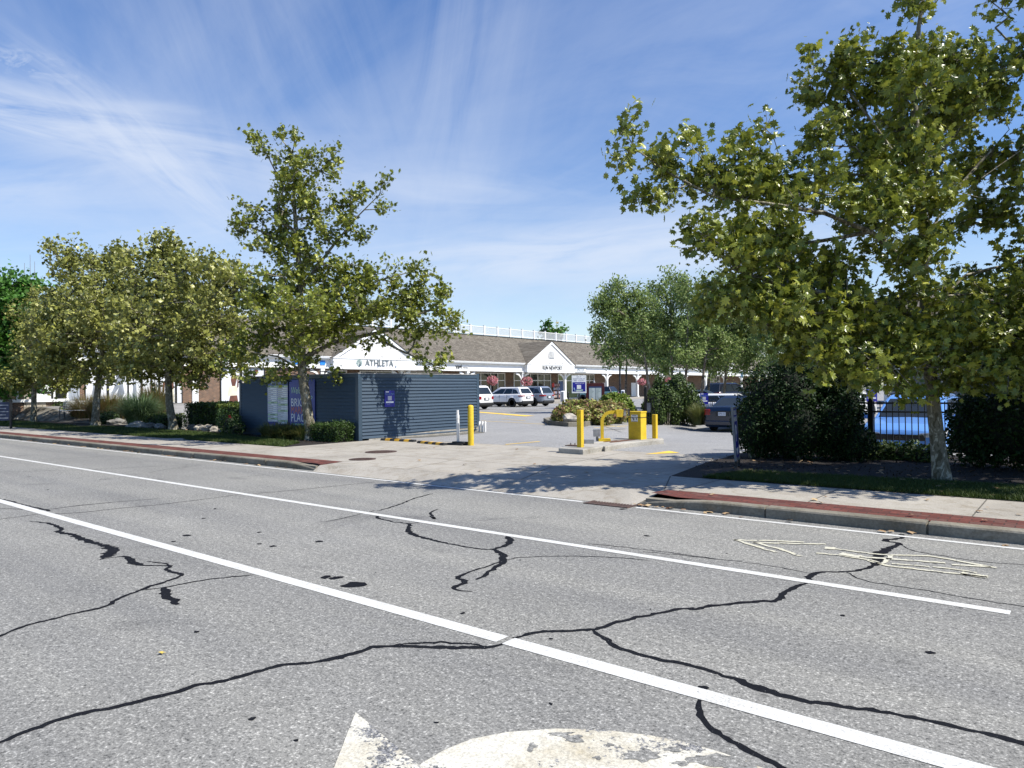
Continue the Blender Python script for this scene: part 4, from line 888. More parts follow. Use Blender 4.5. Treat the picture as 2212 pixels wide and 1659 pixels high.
    quad((v[1],v[2],v[6],v[5]),[(.06,.04),(.94,.04),(.92,.94),(.08,.94)],M_glassc,'windscreen')
    quad((v[3],v[0],v[4],v[7]),[(.08,.14 if kind!='sedan' else .05),(.92,.14 if kind!='sedan' else .05),(.90,.9),(.10,.9)],M_glassc,'rear_window')
    rim=rim or M_rim
    for xw in (wf,wr):
        for s in (-1,1):
            y=s*(hw-.125); b=MB(); prof=[(Rw*.64,-.10),(Rw*.92,-.11),(Rw,-.08),(Rw,.08),(Rw*.92,.11),(Rw*.64,.10)]
            b.lathe((0,0,0),prof,24,sm=True); b.v=[(xw+a,y+s*c,Rw+d) for a,d,c in b.v]; w_=b.build('wheel',M_tyre,t,local=True)
            b=MB(); b.lathe((0,0,0),[(0,.05),(.06,.06),(.06,.045),(Rw*.62,.05),(Rw*.66,.10)],20); 
            for k in range(10):
                a=2*math.pi*k/10; c1,s1=math.cos(a),math.sin(a); wd=.018
                b.add([(c1*.05-s1*wd,s1*.05+c1*wd,.085),(c1*.05+s1*wd,s1*.05-c1*wd,.085),(c1*Rw*.62+s1*wd,s1*Rw*.62-c1*wd,.095),(c1*Rw*.62-s1*wd,s1*Rw*.62+c1*wd,.095)],[(0,1,2,3)],1)
            b.v=[(xw+a,y+s*c,Rw+d) for a,d,c in b.v]; b.build('rim',[M_trimb,rim],w_,local=True)
    for s in (-1,1):
        b=MB(); b.box(cow-.28,cow-.1,s*(hw-.02),s*(hw+.19),.99,1.13); b.build('wing_mirror',paint,t,bevel=.03,local=True)
        zt=interp(-hl+.1,top)
        def tl(y0,z0,z1,mid=.0):
            b.prism([(-hl-.008,s*hw*y0),(-hl-.008,s*hw*.80),(-hl+.07,s*hw*.875),(-hl+.2,s*hw*.945),(-hl+.36,s*hw*.985),(-hl+.30,s*hw*.7)],zt+z0,zt+z1)
        if tail=='wide': b=MB(); tl(.45,-.22,-.09)
        elif tail=='tri': b=MB(); tl(.38,-.19,-.10)
        else: b=MB(); tl(.56,-.33,-.09)
        b.build('tail_lamp',M_tail,t,bevel=.02,local=True)
        b=MB(); zf=interp(hl-.25,top)
        b.prism([(hl+.006,s*hw*.44),(hl+.006,s*hw*.68),(hl-.06,s*hw*.87),(hl-.3,s*hw*.985),(hl-.42,s*hw*.985),(hl-.3,s*hw*.6)],zf-.21,[zf-.13,zf-.11,zf-.09,zf-.06,zf-.06,zf-.09])
        o=b.build('head_lamp',M_head,t,local=True)
        
        for x in (wr+.62,.1): b=MB(); b.box(x,x+.22,s*(hw-.012),s*(hw+.018),.86,.885); b.build('door_handle',paint,t,bevel=.006,local=True)
        
        for x in (wr+.5,-.05,wf-.55): b=MB(); b.box(x,x+.014,s*(hw-.03),s*(hw+.001),.34,1.0); b.build('door_seam',M_trimb,t,local=True)
    b=MB(); b.box(-hl-.03,-hl+.2,-hw*.80,hw*.80,gc+.10,gc+.28); b.build('rear_bumper',M_trimb if cladding else paint,t,bevel=.04,local=True)
    zp=.78 if kind!='sedan' else .74
    b=MB(); b.box(-hl-.035,-hl-.015,-.26,.26,zp-.10,zp+.07); b.build('plate_recess',M_trimb,t,local=True)
    b=MB(); b.box(-hl-.045,-hl-.03,-.155,.155,zp-.085,zp+.055); pl=b.build('number_plate',M_plate,t,local=True)
    if plate: text(plate,.105,(-hl-.0455,0,zp-.015),(0,-1,0),(0,0,1),M_ink,pl,depth=.001,sx=.8,local=True)
    if front:
        zf=interp(hl-.1,top)
        b=MB(); b.box(hl-.12,hl+.01,-hw*.55,hw*.55,zf-.24,zf-.10); gr=b.build('grille',M_trimb,t,bevel=.02,local=True)
        b=MB(); b.box(hl-.1,hl+.03,-hw*.53,hw*.53,zf-.115,zf-.095); b.box(hl,hl+.025,-.09,.09,zf-.2,zf-.13); b.build('chrome_bar',pm('chrome',(.6,.6,.62),.15,metal=1.,scale=4),gr,local=True)
        b=MB(); b.box(hl-.2,hl+.035,-hw*.82,hw*.82,.22,.36); b.build('lower_intake',M_trimb,t,bevel=.03,local=True)
        b=MB()
        for s in (-1,1): b.tube([(cow+.05,s*.06,1.045),(cow-.1,s*.06+.35,1.09),(cow-.16,s*.06+.6,1.12)],.008,5)
        b.build('wipers',M_trimb,t,local=True)
    if kind=='suv':
        for s in (-1,1): b=MB(); b.tube([(-hl+.7,s*hw*.70,H-.05),(-hl+.8,s*hw*.70,H+.02),(.05,s*hw*.70,H+.02),(.15,s*hw*.7,H-.05)],.016,6); b.build('roof_rail',M_trimb,t,local=True)
    return t
def paintm(n,c,rough=.25): return pm(n,c,rough,tuple(x*.9 for x in c),scale=.6,coat=.7)
P_white=paintm('white_car_paint',(.78,.78,.77)); P_grey=paintm('grey_blue_car_paint',(.20,.23,.28)); P_teal=paintm('teal_car_paint',(.13,.26,.27)); P_dark=paintm('dark_blue_car_paint',(.006,.014,.036)); P_black=paintm('black_car_paint',(.008,.009,.013)); P_blue=paintm('light_blue_car_paint',(.13,.31,.72),.22); P_silver=paintm('silver_car_paint',(.55,.6,.66))
pi=math.pi
car('parked_car','white tall SUV parked half hidden behind the right end of the navy enclosure',(-36.65,39.37,Z),pi,P_white,4.9,1.98,1.76,tail='box')
car('parked_car','white crossover with black rims parked between the white SUV and the grey one',(-37.73,45.9,Z),pi,P_white,4.66,1.86,1.64,rim=M_rimd,tail='tri')
car('parked_car','grey-blue crossover parked right of the white crossover',(-37.3,48.25,Z),pi,P_grey,4.62,1.85,1.68,tail='wide')
car('parked_car','teal crossover with a black roof seen behind the maroon directory board',(-42.3,67.5,Z),pi,P_teal,4.6,1.85,1.62,tail='tri',roofp=P_black)
q=G(1547,929.7,-.22)
car('parked_car','dark blue sedan seen from behind beside the tall dark yew',(q[0]+.68,q[1]-.98+2.3,-.22),pi/2,P_dark,4.6,1.8,1.44,kind='sedan',tail='box',cladding=False,plate='5PW 42')
q=PD(1585,860,38); car('parked_car','white wagon standing side on behind the black iron fence beyond the dark sedan',(q[0],q[1],-.2),.05,P_white,4.7,1.8,1.44,kind='wagon',cladding=False)
q=PD(1505,850,50); car('parked_car','silver car partly hidden by the blue parking sign and the juniper',(q[0]+.6,q[1],-.05),pi*.15,P_silver,4.5,1.78,1.45,kind='sedan',cladding=False)
q=PD(1575,850,60); car('parked_car','black SUV crossing in front of the arcade behind the birch trunk',(q[0],q[1],Z),pi/2-.3,P_black,4.8,1.92,1.78)
car('parked_car','light blue SUV facing the street behind the iron fence',(-3.36,20.45,-.24),-pi/2,P_blue,4.5,1.84,1.6,front=True)
q=PD(1838,870,36); car('parked_car','white car far behind the iron fence between the big yew and the light blue SUV',(q[0]-.3,q[1]+1,-.2),-pi/2,P_white,4.5,1.8,1.46,kind='sedan',cladding=False)
# ------------------------------------------------------------------ island planter, signs on it
pk=[(-17.1,23.5),(-15.6,22.72),(-15.2,23.3),(-15.9,25.4),(-15.65,27.8),(-15.6,30),(-16.6,31.8),(-19.3,31.8),(-19.9,28.5),(-18.9,25.6)]
cx_=sum(p[0] for p in pk)/len(pk); cy_=sum(p[1] for p in pk)/len(pk)
ink=[(cx_+(x-cx_)*.9,cy_+(y-cy_)*.95) for x,y in pk]
b=MB(); n=len(pk)
for i in range(n):
    a,c,d,e=pk[i],pk[(i+1)%n],ink[(i+1)%n],ink[i]
    g_=.02; A_=[lerp(a[k],c[k],.01) for k in (0,1)]; C_=[lerp(a[k],c[k],.99) for k in (0,1)]; D_=[lerp(e[k],d[k],.99) for k in (0,1)]; E_=[lerp(e[k],d[k],.01) for k in (0,1)]
    b.prism([A_,C_,D_,E_],Z-.05,Z+.17)
kb=b.build('kerb_stones',M_kerb,None,bevel=.015); kb.name='planter_kerb'; tag(kb,'weathered stone kerb round the shrub island in the car park','kerb')
sheet('soil',ink,Z+.13,M_soil)
def board(name,lab,cat,c,zb,w,h,yaw):
    t=thing(name,lab,cat,(c[0],c[1],zb),None,yaw); return t
def lbox(b,x0,x1,y0,y1,z0,z1): b.box(x0,x1,y0,y1,z0,z1)
q=PD(1251,850,32.2); zb=.25
t=board('parking_sign','white and blue pay sign with arrows on a black post in the shrub island','sign',q,zb,.67,.82,R(39))
b=MB(); b.box(-.33,.33,-.01,.01,1.12,1.92); b.build('panel',M_paper,t,bevel=.008,local=True)
b=MB(); b.box(-.285,.285,-.016,-.011,1.20,1.62); b.build('blue_field',M_royal,t,local=True)
b=MB(); b.box(-.10,.09,-.021,-.0165,1.31,1.49); b.build('blank_square',M_paper,t,bevel=.004,local=True)
b=MB(); b.box(-.13,.12,-.02,-.0165,1.245,1.275); b.slab([(.12,-.0165,1.225),(.19,-.0165,1.26),(.12,-.0165,1.295)],(0,-1,0),.004); b.build('arrow',M_mint,t,local=True)
b=MB(); b.tube([(-.22,-.018,1.34),(-.225,-.018,1.27),(-.19,-.018,1.245),(-.155,-.018,1.26)],.014,5); b.slab([(-.26,-.0165,1.33),(-.185,-.0165,1.33),(-.222,-.0165,1.38)],(0,-1,0),.004); b.build('turn_arrow',pm('pale_blue_arrow',(.4,.6,.7),.5,scale=4),t,local=True)
b=MB(); b.box(-.13,.1,-.02,-.0165,1.205,1.235); b.build('white_strip',M_paper,t,local=True)
ML=pm('blue_ink',(.03,.05,.2),.5,scale=4)
text("DON'T DELAY",.085,(0,-.0105,1.765),(1,0,0),(0,0,1),ML,t,depth=.001,local=True); text("PAY TODAY",.085,(0,-.0105,1.685),(1,0,0),(0,0,1),ML,t,depth=.001,local=True); text("scan me",.065,(0,-.0105,1.86),(1,0,0),(0,0,1),ML,t,depth=.001,local=True)
text("SCAN, PAY, GO",.06,(.03,-.0165,1.56),(1,0,0),(0,0,1),M_paper,t,depth=.001,local=True)
b=MB(); b.tube([(0,.03,0),(0,.03,1.85)],.03,8); b.build('post',M_black,t,local=True)
q=PD(1286,870,33.3)
t=board('directory_sign','maroon framed shop directory board standing in the shrub island','sign',q,zb,.83,1.,R(33))
b=MB(); b.box(-.43,.43,-.03,.03,.45,1.57); b.build('frame',M_maroon,t,bevel=.01,local=True)
b=MB(); b.box(-.30,.30,-.036,-.031,.50,1.42); b.build('blue_panel',pm('teal_blue',(.02,.06,.16),.4,scale=4),t,local=True)
b=MB(); b.box(-.28,.0,-.041,-.0365,.62,1.35); b.box(.02,.28,-.041,-.0365,.56,1.35); b.build('listing',pm('pale_listing',(.62,.68,.64),.5,(.55,.62,.57),scale=6),t,local=True)
b=MB()
for i in range(13):
    z=1.32-i*.058
    for x0 in (-.26,.04):
        if z>.6: b.box(x0,x0+random.uniform(.1,.2),-.043,-.0415,z-.02,z-.008)
b.build('printed_names',pm('grey_print',(.2,.26,.25),.5,scale=5),t,local=True)
for x in (-.38,.38): b=MB(); b.box(x-.05,x+.05,-.028,.05,0,.46); b.build('leg',M_maroon,t,local=True)
b=MB(); b.tube([(-.05,0,1.57),(-.05,-.05,1.72),(-.05,-.2,1.74)],.015,6); b.lathe((-.05,-.22,1.6),[(.06,0),(.03,.08),(.01,.12)],10); b.build('lamp_arm',M_grey,t,local=True)
for (px,z0,z1,lab) in [(1311/1936*0+1227.4,.25,1.42,'thin black stake at the left end of the shrub island'),(1346.9,.25,1.36,'thin black stake at the right end of the shrub island by the lamp post')]:
    q=PD(px,860,29.5 if px<1300 else 34); t=thing('stake_post',lab,'post',(q[0],q[1],z0),'black stakes')
    b=MB(); b.tube([(q[0],q[1],z0-.05),(q[0],q[1],z1)],.032,8); b.lathe((q[0],q[1],z1),[(.04,0),(.03,.03),(0,.04)],8); b.build('shaft',M_black,t)
# ------------------------------------------------------------------ street lamps
def lamp(px,D,ztop,arms,lab,zb=.12):
    q=PD(px,850,D); x,y=q[0],q[1]; t=thing('lamp_post',lab,'lamp post',(x,y,zb),'black lamp posts')
    b=MB(); b.tube([(x,y,zb),(x,y,zb+.5),(x,y,zb+.55),(x,y,ztop)],[.11,.11,.075,.06],12); b.build('pole',M_black,t)
    for s in arms:
        d=Vector((.778,.628,0))*s; o=Vector((x,y,ztop-.35))
        b=MB(); pts=[o+d*(.55-.55*math.cos(a))+Vector((0,0,.35+.75*math.sin(a))) for a in [pi*i/12 for i in range(12)]]; b.tube([o]+pts+[o+d*1.1+Vector((0,0,.1))],.028,7); a_=b.build('arm',M_black,t)
        c=o+d*1.1; b=MB(); b.lathe((c.x,c.y,c.z-.35),[(.34,0),(.30,.05),(.14,.16),(.09,.34),(.05,.46)],16); b.build('lamp_shade',M_black,a_)
lamp(1339.6,55,5.5,(1,-1),'black twin arm lamp post rising beside the shrub island')
lamp(1743,34,3.3,(1,),'black lamp post behind the tall dark yew')
# white pylons at the walkway
for px,D,lab in [(1216,71,'white bollard cover in front of the card rack'),(1346,78,'white bollard cover beside the lamp post'),(1516,66,'white bollard cover above the blue parking sign'),(1549,64,'white bollard cover beside the birch trunk at the black SUV')]:
    q=PD(px,850,D); x,y=q[0],q[1]; t=thing('bollard_cover',lab,'bollard',(x,y,Z),'white bollard covers along the walkway')
    b=MB(); b.prism([(x-.22,y-.16),(x+.22,y-.16),(x+.22,y+.16),(x-.22,y+.16)],Z,[1.28,1.28,1.34,1.34]); b.build('cover',M_white,t,bevel=.02)
    b=MB(); b.box(x-.03,x+.05,y-.19,y-.161,Z,1.2); b.build('black_strip',M_black,t)
# hanging flower baskets
M_fl=None
def rpi_mat(name,cols,rough=.5,trans=.0,spec=.3,tcol=None):
    M=bpy.data.materials.new(name); M.use_nodes=True; P=M.node_tree.nodes['Principled BSDF']; P.inputs['Roughness'].default_value=rough; P.inputs['Specular IOR Level'].default_value=spec
    g=nd(M,'ShaderNodeNewGeometry'); n=len(cols)
    c=ramp(M,g.outputs['Random Per Island'],[(i/(n-1),k) for i,k in enumerate(cols)])
    lk(M,c,P.inputs['Base Color'])
    if trans:
        T=nd(M,'ShaderNodeBsdfTranslucent'); mm=nd(M,'ShaderNodeMixShader'); mm.inputs[0].default_value=trans
        c2=mixc(M,.0 if tcol is None else .6,c,tcol or (0,0,0)); lk(M,c2,T.inputs[0])
        lk(M,P.outputs[0],mm.inputs[1]); lk(M,T.outputs[0],mm.inputs[2]); lk(M,mm.outputs[0],M.node_tree.nodes['Material Output'].inputs[0])
    return M
LEAF5=np.array([(0,-.50,0),(.10,-.34,.02),(.30,-.38,-.03),(.26,-.18,.03),(.52,.0,-.06),(.27,.08,.03),(.34,.34,-.05),(.14,.24,.03),(0,.58,-.06),(-.14,.24,.03),(-.34,.34,-.05),(-.27,.08,.03),(-.52,.0,-.06),(-.26,-.18,.03),(-.30,-.38,-.03),(-.10,-.34,.02)])
LEAF6=np.array([(0,-.5,0),(.36,-.2,.03),(.5,.15,-.05),(.16,.2,.02),(0,.58,-.05),(-.16,.2,.02),(-.5,.15,-.05),(-.36,-.2,.03)])
LEAFO=np.array([(0,-.5,0),(.24,-.15,.05),(.22,.2,.05),(0,.55,-.04),(-.22,.2,.05),(-.24,-.15,.05)])
LEAFQ=np.array([(0,-.5,0),(.26,.0,.05),(0,.5,-.02),(-.26,.0,.05)])
def leaves(P,size,shape,up=.6,sv=.3,normals=None,droop=.0,rg=rng):
    """fan-triangulated leaves at points P; returns verts and tris"""
    P=np.asarray(P); N=len(P); k=len(shape)
    nrm=rg.normal(size=(N,3))*(1-up)*1.3+np.array([0,0,1.])*up
    if normals is not None: nrm=nrm+normals
    nrm/=np.linalg.norm(nrm,axis=1)[:,None]
    t=rg.normal(size=(N,3)); t[:,2]-=droop; t-=(t*nrm).sum(1)[:,None]*nrm; t/=np.linalg.norm(t,axis=1)[:,None]+1e-9
    s=np.cross(t,nrm); sz=size*(1+sv*(rg.random(N)*2-1))
    sh=np.vstack([[(0,-.05,.04)],shape])
    V=P[:,None,:]+sz[:,None,None]*(sh[None,:,0,None]*s[:,None,:]+sh[None,:,1,None]*t[:,None,:]+sh[None,:,2,None]*nrm[:,None,:])
    base=(np.arange(N)*(k+1))[:,None,None]
    tri=np.array([(0,1+i,1+(i+1)%k) for i in range(k)])[None]
    return V.reshape(-1,3),(base+tri).reshape(-1,3)
M_pink=rpi_mat('pink_petals',[(.65,.16,.22),(.75,.35,.38),(.45,.07,.10),(.8,.5,.5)],.6,.2)
M_basket=rpi_mat('basket_leaf',[(.05,.09,.02),(.09,.14,.03)],.5,.2)
for (px,py,x,r,lab) in [(1137.6,824,-48.5,.66,'round pink flower basket hanging at the column of the running shop'),(1063.5,822,-48.5,.6,'pink flower basket half hidden behind the right edge of the navy enclosure'),(1385.8,825,-48.5,.62,'pink flower basket hanging left of the juniper'),(1446,822,-48.5,.6,'pink flower basket hanging above the juniper behind birch leaves')]:
    d=ray(px,py); p=CC+d*(x/d[0]); t=thing('flower_basket',lab,'flower basket',tuple(p),'hanging flower baskets')
    n=700; u=rng.normal(size=(n,3)); u/=np.linalg.norm(u,axis=1)[:,None]; u[:,2]*=.85; rad=r*(.78+.25*rng.random(n)); Pp=p+u*rad[:,None]
    V,F=leaves(Pp,.13,LEAFO,up=0.,normals=u*1.5); np_mesh('petals',V,F,M_pink,t)
    n=200; u=rng.normal(size=(n,3)); u/=np.linalg.norm(u,axis=1)[:,None]; V,F=leaves(p+u*r*.85,.14,LEAFO,up=0,normals=u); np_mesh('foliage',V,F,M_basket,t)
    b=MB(); b.lathe((p[0],p[1],p[2]-.3),[(.2,0),(.34,.2),(.36,.4)],12); b.tube([(p[0],p[1],p[2]+.3),(p[0],p[1],p[2]+r+.35),(p[0]-1.4,p[1],3.45)],.012,4); b.build('hanger',M_black,t)
# card rack in front of the shop
d=ray(1201,850); p=CC+d*(-51.2/d[0]); t=thing('card_rack','tall brown rack of postcards and a round red sign outside the running shop','rack',(p[0],p[1],.26))
b=MB(); y0=p[1]-.75; 
for y in (y0,y0+.75,y0+1.5): b.box(-51.3,-51.2,y-.04,y+.04,.26,2.3)
for z in (.4,.9,1.35,1.8): b.box(-51.35,-51.05,y0,y0+1.5,z,z+.05)
b.build('frame',pm('dark_red_brown',(.06,.02,.015),.6,scale=4),t)
cc=[pm('card_a',(.45,.3,.25),.5,(.25,.1,.1),scale=9),pm('card_b',(.15,.25,.45),.5,(.5,.4,.35),scale=9),pm('card_c',(.6,.45,.35),.5,(.3,.3,.32),scale=9)]
for r_ in range(4):
    for c_ in range(4):
        b=MB(); b.box(-51.15,-51.06,y0+.08+c_*.36,y0+.36+c_*.36,.47+r_*.45,.80+r_*.45); b.build('card_stack',random.choice(cc),t)
b=MB(); b.lathe((0,0,0),[(0,-.02),(.28,-.02),(.28,.02),(0,.02)],18,sm=False); b.v=[(-51.0+z,y0-.1+x,2.0+y) for x,y,z in b.v]; b.build('red_disc',pm('bright_red',(.5,.02,.01),.5,scale=4),t)
# ------------------------------------------------------------------ iron fences
def iron_fence(lab,x0,x1,y,zb,zt,pitch=.115,posts=(),t_=.018):
    t=thing('iron_fence',lab,'fence',((x0+x1)/2,y,zb),'black iron picket fences')
    for z in (zt-.04,zt-.22,zb+.15): b=MB(); b.box(x0,x1,y-.018,y+.018,z-.018,z+.018); b.build('rail',M_black,t)
    n=int((x1-x0)/pitch); pk0=None
    for i in range(min(n,98)+1):
        x=x0+i*(x1-x0)/min(n,98); b=MB(); b.box(x-t_/2,x+t_/2,y-t_/2,y+t_/2,zb,zt)
        o=b.build('picket',M_black,t)
    for x in posts:
        b=MB(); b.box(x-.04,x+.04,y-.04,y+.04,zb-.05,zt+.06); b.lathe((x,y,zt+.06),[(.03,0),(.055,.03),(.055,.07),(.03,.1),(0,.11)],10); b.build('fence_post',M_black,t)
iron_fence('black iron picket fence between the light blue SUV and the mulch bed',-5.9,4.5,16.3,.12,1.26,posts=(-5.9,-3.53,-1.1,1.3,3.7))
q=PD(1500,870,37.7); iron_fence('distant black iron picket fence behind the dark sedan',q[0]-2.6,q[0]+7,q[1],-.2,1.03,.12,posts=(q[0]-2.6,q[0]-.2,q[0]+2.2,q[0]+4.6))
q=PD(1395,880,30); t=thing('gate_post','black gate post with a short latch panel left of the juniper','post',(q[0],q[1],0))
b=MB(); b.box(q[0]-.05,q[0]+.05,q[1]-.05,q[1]+.05,-.05,1.55); b.lathe((q[0],q[1],1.55),[(.03,0),(.06,.04),(.05,.09),(0,.12)],10); b.build('post',M_black,t)
b=MB(); 
for i in range(4): b.box(q[0]+.06+i*.1,q[0]+.08+i*.1,q[1]-.01,q[1]+.01,.1,1.25)
b.box(q[0]+.05,q[0]+.4,q[1]-.015,q[1]+.015,1.1,1.14); b.build('gate_bars',M_black,t)
b=MB(); b.box(q[0]+.06,q[0]+.22,q[1]-.03,q[1]+.0,.55,.95); b.build('latch_box',M_grey,t)
# blue parking signs on posts
q=PD(1521,861,31.5); paysign('parking_sign','blue pay to park sign on a post between the juniper and the dark sedan',(q[0],q[1],1.07),(.778,.628,0),.36,.5,post=-.1)
q=PD(1883,856,24); paysign('parking_sign','blue pay to park sign seen through the iron fence left of the light blue SUV',(q[0],q[1],1.24),(.778,.628,0),.36,.42,post=-.2)
# utility cabinets by the walkway
for px,D,w,lab in [(1437,72,.9,'pale green utility cabinet half hidden by the juniper')]:
    q=PD(px,850,D); t=thing('utility_cabinet',lab,'cabinet',(q[0],q[1],Z)); b=MB(); b.box(q[0]-w/2,q[0]+w/2,q[1]-.3,q[1]+.3,Z,1.9); b.build('housing',pm('pale_green_metal',(.45,.52,.47),.5,scale=3),t,bevel=.03)
    b=MB(); b.box(q[0]-w*.4,q[0]+w*.4,q[1]-.315,q[1]-.3,.3,1.75); b.build('door',pm('pale_green_metal'or'',(.45,.52,.47)),t)
# upright advertising board at the yew
q=G(1590,1011,Z); dv=ray(1590,950)[:2]; dv=dv/np.linalg.norm(dv); an=math.atan2(dv[1],dv[0])-R(6)
t=thing('parking_board','narrow upright parking board in a silver frame in front of the tall yew','sign',(q[0],q[1],Z),None,an)
# local x runs away from the viewer, visible face on -y side
sh_=-.012
def sl(b,x0,x1,z0,z1,y0,y1):
    k=.0; b.add([(x0,y0+(z0)*.055,z0),(x1,y0+z0*.055,z0),(x1,y1+z0*.055,z0),(x0,y1+z0*.055,z0),(x0,y0+z1*.055,z1),(x1,y0+z1*.055,z1),(x1,y1+z1*.055,z1),(x0,y1+z1*.055,z1)],[(0,3,2,1),(4,5,6,7),(0,1,5,4),(1,2,6,5),(2,3,7,6),(3,0,4,7)])
b=MB(); sl(b,.03,.57,.17,1.07,-.012,.012); b.build('panel',M_royal,t,local=True)
b=MB(); sl(b,0,.03,.12,1.1,-.02,.02); sl(b,.57,.6,.12,1.1,-.02,.02); sl(b,.03,.57,1.07,1.1,-.02,.02); sl(b,.03,.57,.12,.17,-.02,.02); b.build('frame',M_grey,t,local=True)
b=MB(); sl(b,.03,.09,-.02,.12,-.02,.02); sl(b,.51,.57,-.02,.12,-.02,.02); sl(b,-.1,.7,-.01,.02,-.03,.03); b.build('foot',M_black,t,local=True)
def lt(s,h,z,mt,**k): text(s,h,(.3,-.0125+z*.055,z),(1,0,0),(0,.055,1),mt,t,depth=.002,local=True,**k)
lt('PUBLIC',.13,.99,M_paper); lt('PARKING',.13,.87,M_paper,sx=.9); lt('P',.42,.60,M_paper,bold=.01); 
b=MB(); b.slab([(.1,-.0135+.35*.055,.34),(.5,-.0135+.35*.055,.34),(.3,-.0135+.2*.055,.2)],(0,-1,0),.002); b.build('arrow',M_paper,t,local=True)
# ------------------------------------------------------------------ left forecourt: sign, urn, benches
q=PD(9,880,31); t=thing('forecourt_sign','dark blue board sign with white lines of lettering at the left edge','sign',(q[0],q[1],.12),None,R(39))
b=MB(); b.box(-.6,.3,-.03,.03,.35,1.15); b.build('panel',pm('deep_navy',(.01,.02,.06),.5,scale=3),t,local=True)
for k in (0,1): b=MB(); b.box(-.6+k*.86,-.54+k*.86,-.05,.05,0,1.28); b.build('post',M_black,t,local=True)
b=MB(); [b.box(-.5,.2-.1*(i%2),-.034,-.031,1.0-i*.14,1.04-i*.14) for i in range(5)]; b.build('lettering_lines',M_pgrey,t,local=True)
q=PD(84,870,44); t=thing('stone_pedestal','grey stone pedestal in front of the far left shop window','pedestal',(q[0],q[1],.3))
b=MB(); b.box(q[0]-.3,q[0]+.3,q[1]-.3,q[1]+.3,.2,1.1); b.box(q[0]-.36,q[0]+.36,q[1]-.36,q[1]+.36,1.1,1.2); b.build('block',M_stone,t)
t=thing('garden_urn','dark tall urn standing on the stone pedestal','urn',(q[0],q[1],1.2))
b=MB(); b.lathe((q[0],q[1],1.2),[(.22,0),(.22,.05),(.08,.12),(.1,.2),(.26,.45),(.3,.7),(.24,.78),(.28,.84)],18); b.build('bowl',pm('urn_glaze',(.03,.04,.07),.3,scale=4),t)
def bench(px,py,D,rz,mt,lab,wid=1.7):
    q=PD(px,py,D); z0=q[2]-.88; t=thing('park_bench',lab,'bench',(q[0],q[1],z0),'benches on the forecourt',rz)
    b=MB(); [b.box(-wid/2,wid/2,-.25+i*.12,-.16+i*.12,.42,.45) for i in range(4)]; b.build('seat',mt,t,local=True)
    b=MB(); [b.box(-wid/2,wid/2,.22+i*.02,.245+i*.02,.52+i*.11,.61+i*.11) for i in range(4)]; b.build('backrest',mt,t,local=True)
    for s in (-1,1):
        b=MB(); x=s*(wid/2-.05); b.tube([(x,-.22,0),(x,-.24,.42),(x,-.2,.62),(x,.1,.66),(x,.26,.6)],.022,6); b.tube([(x,.3,0),(x,.2,.42),(x,.3,.9)],.022,6); b.build('leg',M_black,t,local=True)
bench(168,868,38,R(45),M_white,'white slatted bench with black ends behind the reddish grass'); bench(264,866,40,R(50),M_grey,'grey bench with curved black arms between the two left trees')
# radio masts, cupola
for px,y0,z,lab in [(65.3,550,62,'tallest thin radio mast above the green tree at the far left'),(53,568,58,'thin left radio mast of the distant group'),(75,565,58,'thin right radio mast of the distant group')]:
    q=PD(px,600,420); zt=PD(px,y0,420)[2]; t=thing('radio_mast',lab,'mast',(q[0],q[1],0),'distant radio masts')
    b=MB(); b.tube([(q[0],q[1],0),(q[0],q[1],zt*.8),(q[0],q[1],zt)],[.35,.22,.12],5); b.build('lattice',M_grey,t)
t=thing('cupola','small cupola with a gilded weathervane behind the arcade roof','cupola',(-75,106,8))
b=MB(); b.lathe((-75,106,8),[(1.0,0),(1.0,2.6),(1.25,2.7),(1.2,3.2),(.9,3.8),(.3,4.2),(.12,4.4)],12); b.build('dome',pm('copper_green_brown',(.12,.11,.06),.6,scale=3),t)
b=MB(); b.tube([(-75,106,12.3),(-75,106,14)],.04,5); b.slab([(-75.0,105.4,13.5),(-75,106.6,13.45),(-75,106.5,13.75),(-75,106.0,13.6)],(1,0,0),.04); b.build('weathervane',pm('gilt',(.6,.42,.12),.4,metal=.6,scale=4),t)
# neighbour building seen through the right tree
nb=thing('clapboard_building','grey clapboard building with a white balcony rail glimpsed through the right tree','building',(4,62,0))
b=MB(); b.box(-12,26,62,74,0,6.2); b.build('wall',pm('blue_grey_clapboard',(.22,.26,.31),.6,(.19,.22,.27),scale=2),nb)
b=MB(); b.add([(-12.5,61.5,6.2),(26.5,61.5,6.2),(26.5,68,9.2),(-12.5,68,9.2)],[(0,1,2,3)]); b.add([(-12.5,74.5,6.2),(-12.5,68,9.2),(26.5,68,9.2),(26.5,74.5,6.2)],[(0,1,2,3)]); b.build('roof',M_shingle,nb)
for i in range(8):
    x=-10+i*4.6; b=MB(); b.box(x,x+1.4,61.96,61.99,3.6,5.3); w=b.build('window',M_glass,nb); b=MB(); b.box(x-.1,x+1.5,61.9,61.955,3.5,3.6); b.box(x-.1,x+1.5,61.9,61.955,5.3,5.4); b.box(x-.1,x,61.9,61.955,3.6,5.3); b.box(x+1.4,x+1.5,61.9,61.955,3.6,5.3); b.build('frame',M_white,w)
b=MB(); b.box(-12,26,59.6,59.7,3.9,4.0); b.box(-12,26,59.5,62,2.75,2.95); [b.box(-12+i*.19,-11.95+i*.19,59.62,59.67,2.95,3.9) for i in range(200)]; [b.box(-12+i*3.8,-11.8+i*3.8,59.55,59.75,.1,3.9) for i in range(11)]; b.build('balcony',M_white,nb)
